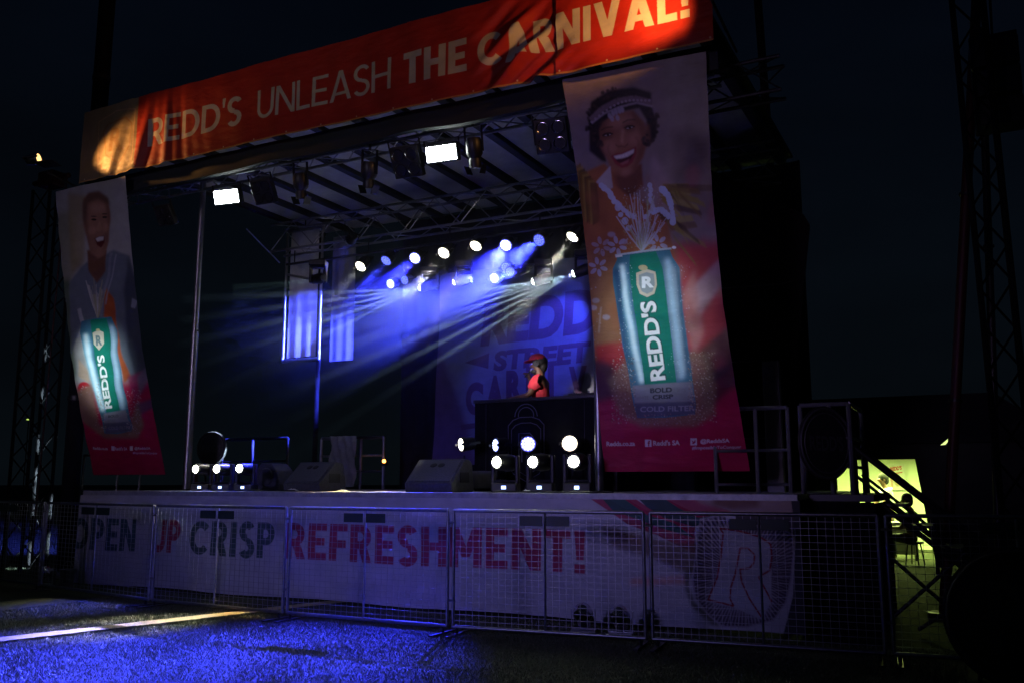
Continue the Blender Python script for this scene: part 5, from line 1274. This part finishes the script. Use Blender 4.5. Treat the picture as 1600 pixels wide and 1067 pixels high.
# ================================================================== CROWD BARRIER
posts = [(-14.55, 9.25), (-12.35, 8.90), (-9.52, 8.42), (-7.20, 8.30), (-4.99, 8.30), (-2.91, 8.53), (-.80, 8.75), (1.3, 8.95)]
FH = 1.27
def panel_meshes(Wd):
    d = {}
    f = MB(); r = .019
    f.tube((0, 0, .09), (0, 0, FH), r, 10).tube((Wd, 0, .09), (Wd, 0, FH), r, 10).tube((0, 0, FH), (Wd, 0, FH), r, 10).tube((0, 0, .09), (Wd, 0, .09), r, 10)
    d['frame'] = f.mesh('barrier_frame', True)
    d['mid_post'] = MB().tube((Wd*.5, 0, .09), (Wd*.5, 0, FH), .013, 8).mesh('barrier_mid', True)
    wv = MB(); n = int(Wd/.076)
    for k in range(1, n): wv.tube((Wd*k/n, .004, .09), (Wd*k/n, .004, FH), .0027, 4, cap=False)
    nh = 19
    for k in range(1, nh): wv.tube((0, -.002, .09+(FH-.09)*k/nh), (Wd, -.002, .09+(FH-.09)*k/nh), .0030, 4, cap=False)
    d['wire_mesh'] = wv.mesh('barrier_wire')
    for k, x in enumerate((.05, Wd-.05)): d['foot%d' % k] = MB().box((x, 0, .02), (.05, .5, .012)).tube((x, 0, .02), (x, 0, .09), .016, 8).mesh('barrier_foot%d' % k)
    for k, x in enumerate((-.155, .155)): d['name_plate%d' % k] = MB().box((Wd*.5+x, -.022, FH-.095), (.27, .006, .10)).mesh('barrier_plate%d' % k, bevel=.002)
    for k, z in enumerate((.35, FH-.12)): d['clamp%d' % k] = MB().tube((-.05, -.02, z), (.03, -.02, z), .014, 6).mesh('barrier_clamp%d' % k)
    return d
PD = panel_meshes(2.2)
labs = ['wire barrier panel at the far left edge, almost dark', 'wire barrier panel in front of the OPEN lettering, nearly dark', 'wire barrier panel in front of the CRISP lettering, lit blue-white', 'wire barrier panel in front of the left half of the REFRESHMENT lettering', 'wire barrier panel in front of the end of the REFRESHMENT lettering, near the exclamation mark', 'wire barrier panel in front of the large R crest', 'wire barrier panel at the far right in the dark, past the crest']
for i in range(len(posts)-1):
    a = Vector((*posts[i], 0)); b = Vector((*posts[i+1], 0)); d = b-a; L = d.length
    t = thing('barrier_panel', labs[i], 'barrier', a+d.normalized()*.035, 'wire crowd barrier panels', Quaternion((0, 0, 1), math.atan2(d.y, d.x)))
    t.scale = ((L-.07)/2.2, 1, 1)
    for k, m_ in (('frame', M_GALV), ('mid_post', M_GALV), ('wire_mesh', M_WIRE), ('foot0', M_DARKM), ('foot1', M_DARKM), ('name_plate0', M_PLATE), ('name_plate1', M_PLATE), ('clamp0', M_GALV), ('clamp1', M_GALV)): link(k.rstrip('01'), variant(PD[k], m_), t)
# bucket
p_ = on_z(68, 920, 0); t = thing('metal_bucket', 'small metal bucket on the grass by the left barrier post', 'bucket', (p_[0]+.05, p_[1]+.35, 0))
MB().lathe([(.0, .004), (.085, .004), (.12, .26), (.125, .265), (.112, .26), (.08, .02), (0, .02)], 20).build('pail', M_GALV, t, True); MB().path([(.12*math.cos(a_), 0, .26+.12*math.sin(a_)) for a_ in np.linspace(0, PI, 10)], .004, 5).build('bail', M_GALV, t)

# ================================================================== AROUND THE STAGE
# left: truss tower, black mast
p_ = on_y(48, 766, 10.8); truss('truss_tower', 'slim truss tower at the far left edge', (p_[0], 10.8, 0), (p_[0]-.05, 10.8, 7.1), .5, .5, .52, M_TOWER, .03, .014, None, 'truss tower')
t = thing('chain_hoist', 'dark red hoist at the top of the left truss tower', 'hoist', (p_[0], 10.7, 7.2)); MB().box((0, 0, .1), (.42, .3, .3)).build('motor', M_RED, t, bevel=.03); MB().tube((-.5, 0, .1), (.5, 0, .12), .05, 10).build('beam', M_RED, t, True); MB().tube((.45, 0, .1), (.75, -.3, -6.9), .014, 6).build('chain', M_RED, t)
p_ = on_y(113, 766, 10.6); t = thing('black_mast', 'thick black mast rising behind the left hanging banner out of the frame', 'mast', (p_[0]-.05, 10.6, 0))
MB().tube((0, 0, 0), (-.0, 0, 12), .145, 16).build('tube', M_CLOTHB, t, True); MB().box((0, 0, .03), (.6, .6, .06)).build('base_plate', M_DARKM, t)
for z in (3, 6, 9): MB().tube((0, 0, z), (0, 0, z+.08), .16, 16).build('collar', M_DARKM, t, True)
rail('safety_railing', 'thin dim rail left of the stage below the man banner', [(-14.2, 10.9, .7), (-13.3, 10.9, .7), (-12.75, 10.9, .7)], 1.35, (.55,), .02, M_RAIL)
# right: masts and tower
def mast(label, a, b, r, m=M_RED):
    a = Vector(a); b = Vector(b); t = thing('slim_mast', label, 'mast', a, 'slim dark masts right of the stage')
    MB().tube((0, 0, 0), b-a, r, 10).build('tube', m, t, True); MB().tube((0, 0, 0), (0, 0, .06), r*3, 12).build('foot', M_DARKM, t, True)
    for k in (.3, .6): MB().tube((b-a)*k, (b-a)*(k+.004), r*1.4, 10).build('joint', M_DARKM, t, True)
def gp(x, y0, x1, y1, Y):
    a = on_y(x, y0, Y); b = on_y(x1, y1, Y); d = b-a; k = (0-a[2])/d[2]; g0 = a+d*k; return g0, b+d*.15
a, b = gp(1207, 300, 1184, 0, 16.4); mast('slim dark red mast rising behind the covered tower', a, b, .075)
a, b = gp(1489, 700, 1526, 0, 12); mast('slim leaning dark red mast, left one near the right edge', a, b, .06)
a, b = gp(1548, 480, 1535, 100, 13.4); mast('slim leaning mast, right one near the right edge', a, b, .05, M_DARKM)
p_ = on_y(1592, 766, 10.5); truss('truss_tower', 'dark truss tower cut by the right edge', (p_[0], 10.5, 0), (p_[0]-.12, 10.5, 9), .3, .3, .45, M_TOWER, .028, .013, None, 'truss tower')
p_ = on_y(1553, 90, 11.4); t = thing('line_array_speaker', 'black hanging speaker stack near the top right corner', 'speaker', p_)
for k in range(3): MB().prism([(-.25, -.2, -.17-.36*k), (.25, -.2, -.17-.36*k), (.25, -.2, .15-.36*k), (-.25, -.2, .15-.36*k)], (0, .4, .02)).build('cabinet', M_BLACK, t, bevel=.015)
MB().box((0, 0, .24), (.5, .1, .06)).tube((0, 0, .24), (0.05, 0, 2.2), .015, 6).build('hanging_frame', M_DARKM, t)

# lit tent behind on the right
TY = 20.0
ta = on_y(1338, 719, TY); tb = on_y(1428, 719, TY); tcx = on_y(1441, 800, TY)
t = thing('marquee_tent', 'dark marquee with an opening onto its glowing yellow-green inside', 'tent', (0, TY, 0))
TX0, TX1, TZ = -4.6, 1.6, 2.05
lf = on_y(1322, 719, TY)[0]; s0 = on_y(1240, 719, TY)[0]; s1 = on_y(1257, 765, TY)[0]
def wallpoly(name, pts, th=.04, m=M_TENT): return MB().prism([(x, 0, z) for x, z in pts], (0, th, 0)).build(name, m, t)
sliver_t, sliver_b = 2.0, 1.42
wallpoly('front_wall', [(TX0, 0), (s0, 0), (s0, 2.0), (s0, 2.35), (TX0, 2.35)])
wallpoly('front_wall', [(s0+.005, 0), (s1+.02, 0), (lf-.2, 0), (lf-.2, 2.35), (s0+.06, 2.35), (s0+.06, 2.0), (s1-.05, 1.6), (s1, 1.42), (s0+.005, 1.40)])
wallpoly('front_wall', [(tb[0]+.02, 2.04), (tcx[0]+.06, .95), (tcx[0]+.18, 0), (TX1, 0), (TX1, 2.35), (lf-.195, 2.35), (lf-.195, 2.04)])
wallpoly('back_wall', [(TX0, 0), (TX1, 0), (TX1, 2.35), (TX0, 2.35)], .04, M_TENTIN).location = (0, 4, 0)
for x in (TX0, TX1-.04): MB().box((x+.02, 2.02, 1.17), (.04, 3.95, 2.35)).build('side_wall', M_TENTIN, t)
MB().add([(TX0, -.15, 2.35), (TX1, -.15, 2.35), (TX1-1.2, 2, 3.5), (TX0+1.2, 2, 3.5), (TX1, 4.2, 2.35), (TX0, 4.2, 2.35)], [(0, 1, 2, 3), (1, 4, 2), (4, 5, 3, 2), (5, 0, 3)]).build('roof', M_TENT, t)
MB().box((-1.5, 2.02, 2.33), (6, 3.9, .02)).build('ceiling_lining', M_TENTIN, t)
x_ = on_y(1356, 760, TY)[0]; MB().tube((x_, -.06, 0), (x_, -.06, 2.2), .05, 10).build('pole', M_DARKM, t, True)
lt = thing('tube_lamp', 'glowing tube lamp inside the lit tent', 'lamp', (-1.7, TY+1.9, 2.2)); MB().tube((-.6, 0, 0), (.6, 0, 0), .03, 10).build('tube', emis('tube_glow', (.9, 1, .5), 8), lt, True); MB().box((0, 0, .05), (1.3, .1, .04)).build('fitting', M_SCRIM, lt)
ld = bpy.data.lights.new('tent_light', 'AREA'); ld.shape = 'RECTANGLE'; ld.size = 3.5; ld.size_y = 1.6; ld.energy = 430; ld.color = (.77, 1, .25)
o = bpy.data.objects.new('tent_light', ld); COL.objects.link(o); o.parent = lt; o.location = (0, -.3, -.06)
# inside: poster, table, people
def framed_poster():
    pp = Paint(60, 90, lambda x, z: (x, 1-z), (.72, .72, .66))
    pp.poly([(.06, .05), (.94, .05), (.94, .95), (.06, .95)], (.66, .64, .55)); pp.text("REDD'S", (.12, .72), (.7, .06), (0, .16), (.5, .04, .04), 1, .05); pp.ell(.5, .38, .2, .25, (.35, .22, .10), .8, 2); pp.poly([(.1, .6), (.85, .66), (.85, .70), (.1, .64)], (.5, .05, .04)); pp.poly([(.1, .05), (.25, .05), (.22, .6), (.08, .6)], (.45, .1, .05), .7, 2)
    return sheet('poster', pp, lambda u, v: (-1.95+.36*u, 23.9+0*u, 2.02-.62*v), print_mat('printed_poster', .6))
tag(framed_poster(), 'pale poster with red lettering on the tent back wall', 'poster')
t = thing('trestle_table', 'table with a white cloth inside the lit tent', 'table', (-1.75, TY+.7, 0))
MB().box((0, 0, .74), (1.1, .6, .03)).build('table_top', M_TABLEW, t)
n = 40; vs = []; fs = []
for i in range(n+1):
    x = -.55+1.1*i/n; s = .015*math.sin(i*.9); vs += [(x, -.31+s, .12), (x, -.305, .758)]
    if i: fs.append((2*i-2, 2*i, 2*i+1, 2*i-1))
MB().add(vs, fs).box((0, 0, .759), (1.12, .62, .006)).build('tablecloth', M_TABLEW, t)
for sx in (-.5, .5):
    for sy in (-.25, .25): MB().tube((sx, sy, 0), (sx, sy, .725), .02, 8).build('leg', M_DARKM, t)
pA = on_y(1384, 760, TY+1.2); person('person in a white shirt standing behind the white table in the lit tent', (pA[0], TY+1.25, 0), R(205), M_SKINB, M_SHIRTW, M_JEANS, ((.12, -.24, 1.16), (.32, -.12, 1.06)), ((.12, .24, 1.16), (.32, .12, 1.06)), .05)
pB = on_y(1424, 790, TY-.5); person('person in dark clothes sitting hunched at the edge of the lit tent opening', (pB[0], TY-.5, 0), R(170), M_SKINB, M_SHIRTD, M_JEANS, ((.16, -.22, 1.12), (.36, -.08, 1.12)), ((.16, .22, 1.12), (.36, .08, 1.12)), .08, sit=True)
t = thing('stool', 'dark stool under the sitting person by the tent', 'stool', (pB[0], TY-.5, 0)); MB().tube((0, 0, .40), (0, 0, .44), .18, 18).build('seat', M_BLACK, t, True)
for k in range(4):
    a_ = k*PI/2+.4; MB().tube((.12*math.cos(a_), .12*math.sin(a_), .40), (.18*math.cos(a_), .18*math.sin(a_), 0), .014, 8).build('leg', M_DARKM, t)
# second, dark tent further right with a small lit gap
t = thing('marquee_tent', 'second dark tent with a pointed roof, further right behind the masts', 'tent', (2.6, 22, 0))
MB().box((0, 0, 1.15), (4.4, 3.6, 2.3)).build('wall', M_TENT, t); MB().add([(-2.35, -1.95, 2.3), (2.35, -1.95, 2.3), (2.35, 1.95, 2.3), (-2.35, 1.95, 2.3), (.0, 0, 4.6), (.05, .05, 4.6)], [(0, 1, 4), (1, 2, 5, 4), (2, 3, 5), (3, 0, 4, 5)]).build('roof', M_TENT, t)
a = on_y(1477, 690, 19.5); t = thing('gap_glow', 'small glowing crescent added for the lit gap between the two tents', 'lamp', a)  # glowing piece stands in for light showing through a gap, not a lamp
MB().prism([(-.09, 0, -.06), (.0, 0, -.05), (.06, 0, .02), (.10, 0, .11), (.05, 0, .06), (-.01, 0, .01)], (0, .04, 0)).build('glow_shape', emis('crescent_glow', (.8, 1, .3), 1.1), t); MB().tube((.1, .02, .1), (.3, .02, .9), .008, 6).build('added_cord', M_RUBBER, t)
# faint lights far left
for x, y, lab in ((45, 655, 'faint greenish far light at the left edge, leftmost'), (115, 668, 'faint greenish far light just left of the man banner, upper'), (111, 690, 'faint yellowish far light just left of the man banner, lower')):
    a = Vector(on_y(x, y, 60)); t = thing('street_lamp', lab, 'street lamp', (a.x, a.y, 0), 'faint lights far behind on the left')
    MB().tube((0, 0, 0), (0, 0, a.z), .05, 8).build('pole', M_DARKM, t, True); MB().ball((0, -.1, a.z), .13, (1.4, 1, .6), 10, 6).build('lamp_head', emis('far_glow', (.6, .9, .15), .9), t, True)

# ================================================================== ADDED FILL SPOTS, unseen behind the audience, to brighten header, banners, skirt and DJ
def added_fill(name, pos, target, col, power, angle, blend=.9, size=.15):
    return spot(None, col, power, angle, blend, pos, size, None, aimq(Vector(target)-Vector(pos)))
added_fill('added_fill', (-5.5, -14, 5.0), (-3.3, 10.3, 4.0), (.66, .46, .88), 3400, 17, 1.0, 1.6)
added_fill('added_fill', (-8.5, -14, 5.0), (-12.9, 10.1, 4.2), (.64, .52, .85), 3300, 16, 1.0, 1.6)
added_fill('added_fill', (-7.5, -14, 5.0), (-6.6, 9.7, .9), (.30, .27, .95), 3600, 28, 1.0, 1.6)
added_fill('added_fill', (-8, -14, 5.0), (-8.8, 9.5, 8.6), (.76, .66, .68), 2700, 21, 1.0, 1.6)
added_fill('added_fill', (-5.5, -13, 5.0), tuple(on_y(1018, 500, 10.3)), (.80, .95, 1.0), 15000, 4.9, 1.0)
added_fill('added_fill', (-6.5, -13, 5.0), tuple(on_y(160, 575, 10.2)), (.80, .95, 1.0), 30000, 3.9, 1.0)
added_fill('added_fill', (-7, -13, 5.0), (dj[0], 12.95, 3.2), (1, .9, .85), 60000, 1.4, 1.0)

# ================================================================== STAGE SMOKE
hm = bpy.data.materials.new('stage_smoke'); hm.use_nodes = True
t_ = hm.node_tree; t_.nodes.remove(t_.nodes['Principled BSDF']); pv = t_.nodes.new('ShaderNodeVolumePrincipled')
pv.inputs['Color'].default_value = (.9, .93, 1, 1); pv.inputs['Density'].default_value = .014; pv.inputs['Anisotropy'].default_value = .25
_co = t_.nodes.new('ShaderNodeNewGeometry'); _sx = t_.nodes.new('ShaderNodeSeparateXYZ'); t_.links.new(_co.outputs['Position'], _sx.inputs[0])
def _mr(sock, a0, a1, b0, b1):
    n = t_.nodes.new('ShaderNodeMapRange'); n.interpolation_type = 'SMOOTHSTEP'
    for k, v in zip((1, 2, 3, 4), (a0, a1, b0, b1)): n.inputs[k].default_value = v
    t_.links.new(sock, n.inputs[0]); return n.outputs[0]
_nz = t_.nodes.new('ShaderNodeTexNoise'); _nz.inputs['Scale'].default_value = .9; _nz.inputs['Detail'].default_value = 3; t_.links.new(_co.outputs['Position'], _nz.inputs['Vector'])
def _mul(a, b):
    n = t_.nodes.new('ShaderNodeMath'); n.operation = 'MULTIPLY'
    t_.links.new(a, n.inputs[0])
    if isinstance(b, float): n.inputs[1].default_value = b
    else: t_.links.new(b, n.inputs[1])
    return n.outputs[0]
SMOKE = .026
dens = _mul(_mul(_mul(_mr(_sx.outputs['Z'], 2.9, 4.9, .05, 1.0), _mul(_mr(_sx.outputs['X'], -12.2, -9.8, .16, 1.0), _mr(_sx.outputs['Y'], 11.9, 13.1, .05, 1.0))), _mr(_nz.outputs['Fac'], .3, .7, .45, 1.5)), SMOKE)
t_.links.new(dens, pv.inputs['Density'])
t_.links.new(pv.outputs[0], t_.nodes['Material Output'].inputs['Volume'])
hz = MB().box((-7.6, 12.3, 4.2), (11.6, 4.7, 5.3)).build('haze', hm); tag(hz, None, None, kind='stuff')
SC.cycles.volume_step_rate = 1.0; SC.cycles.volume_max_steps = 160
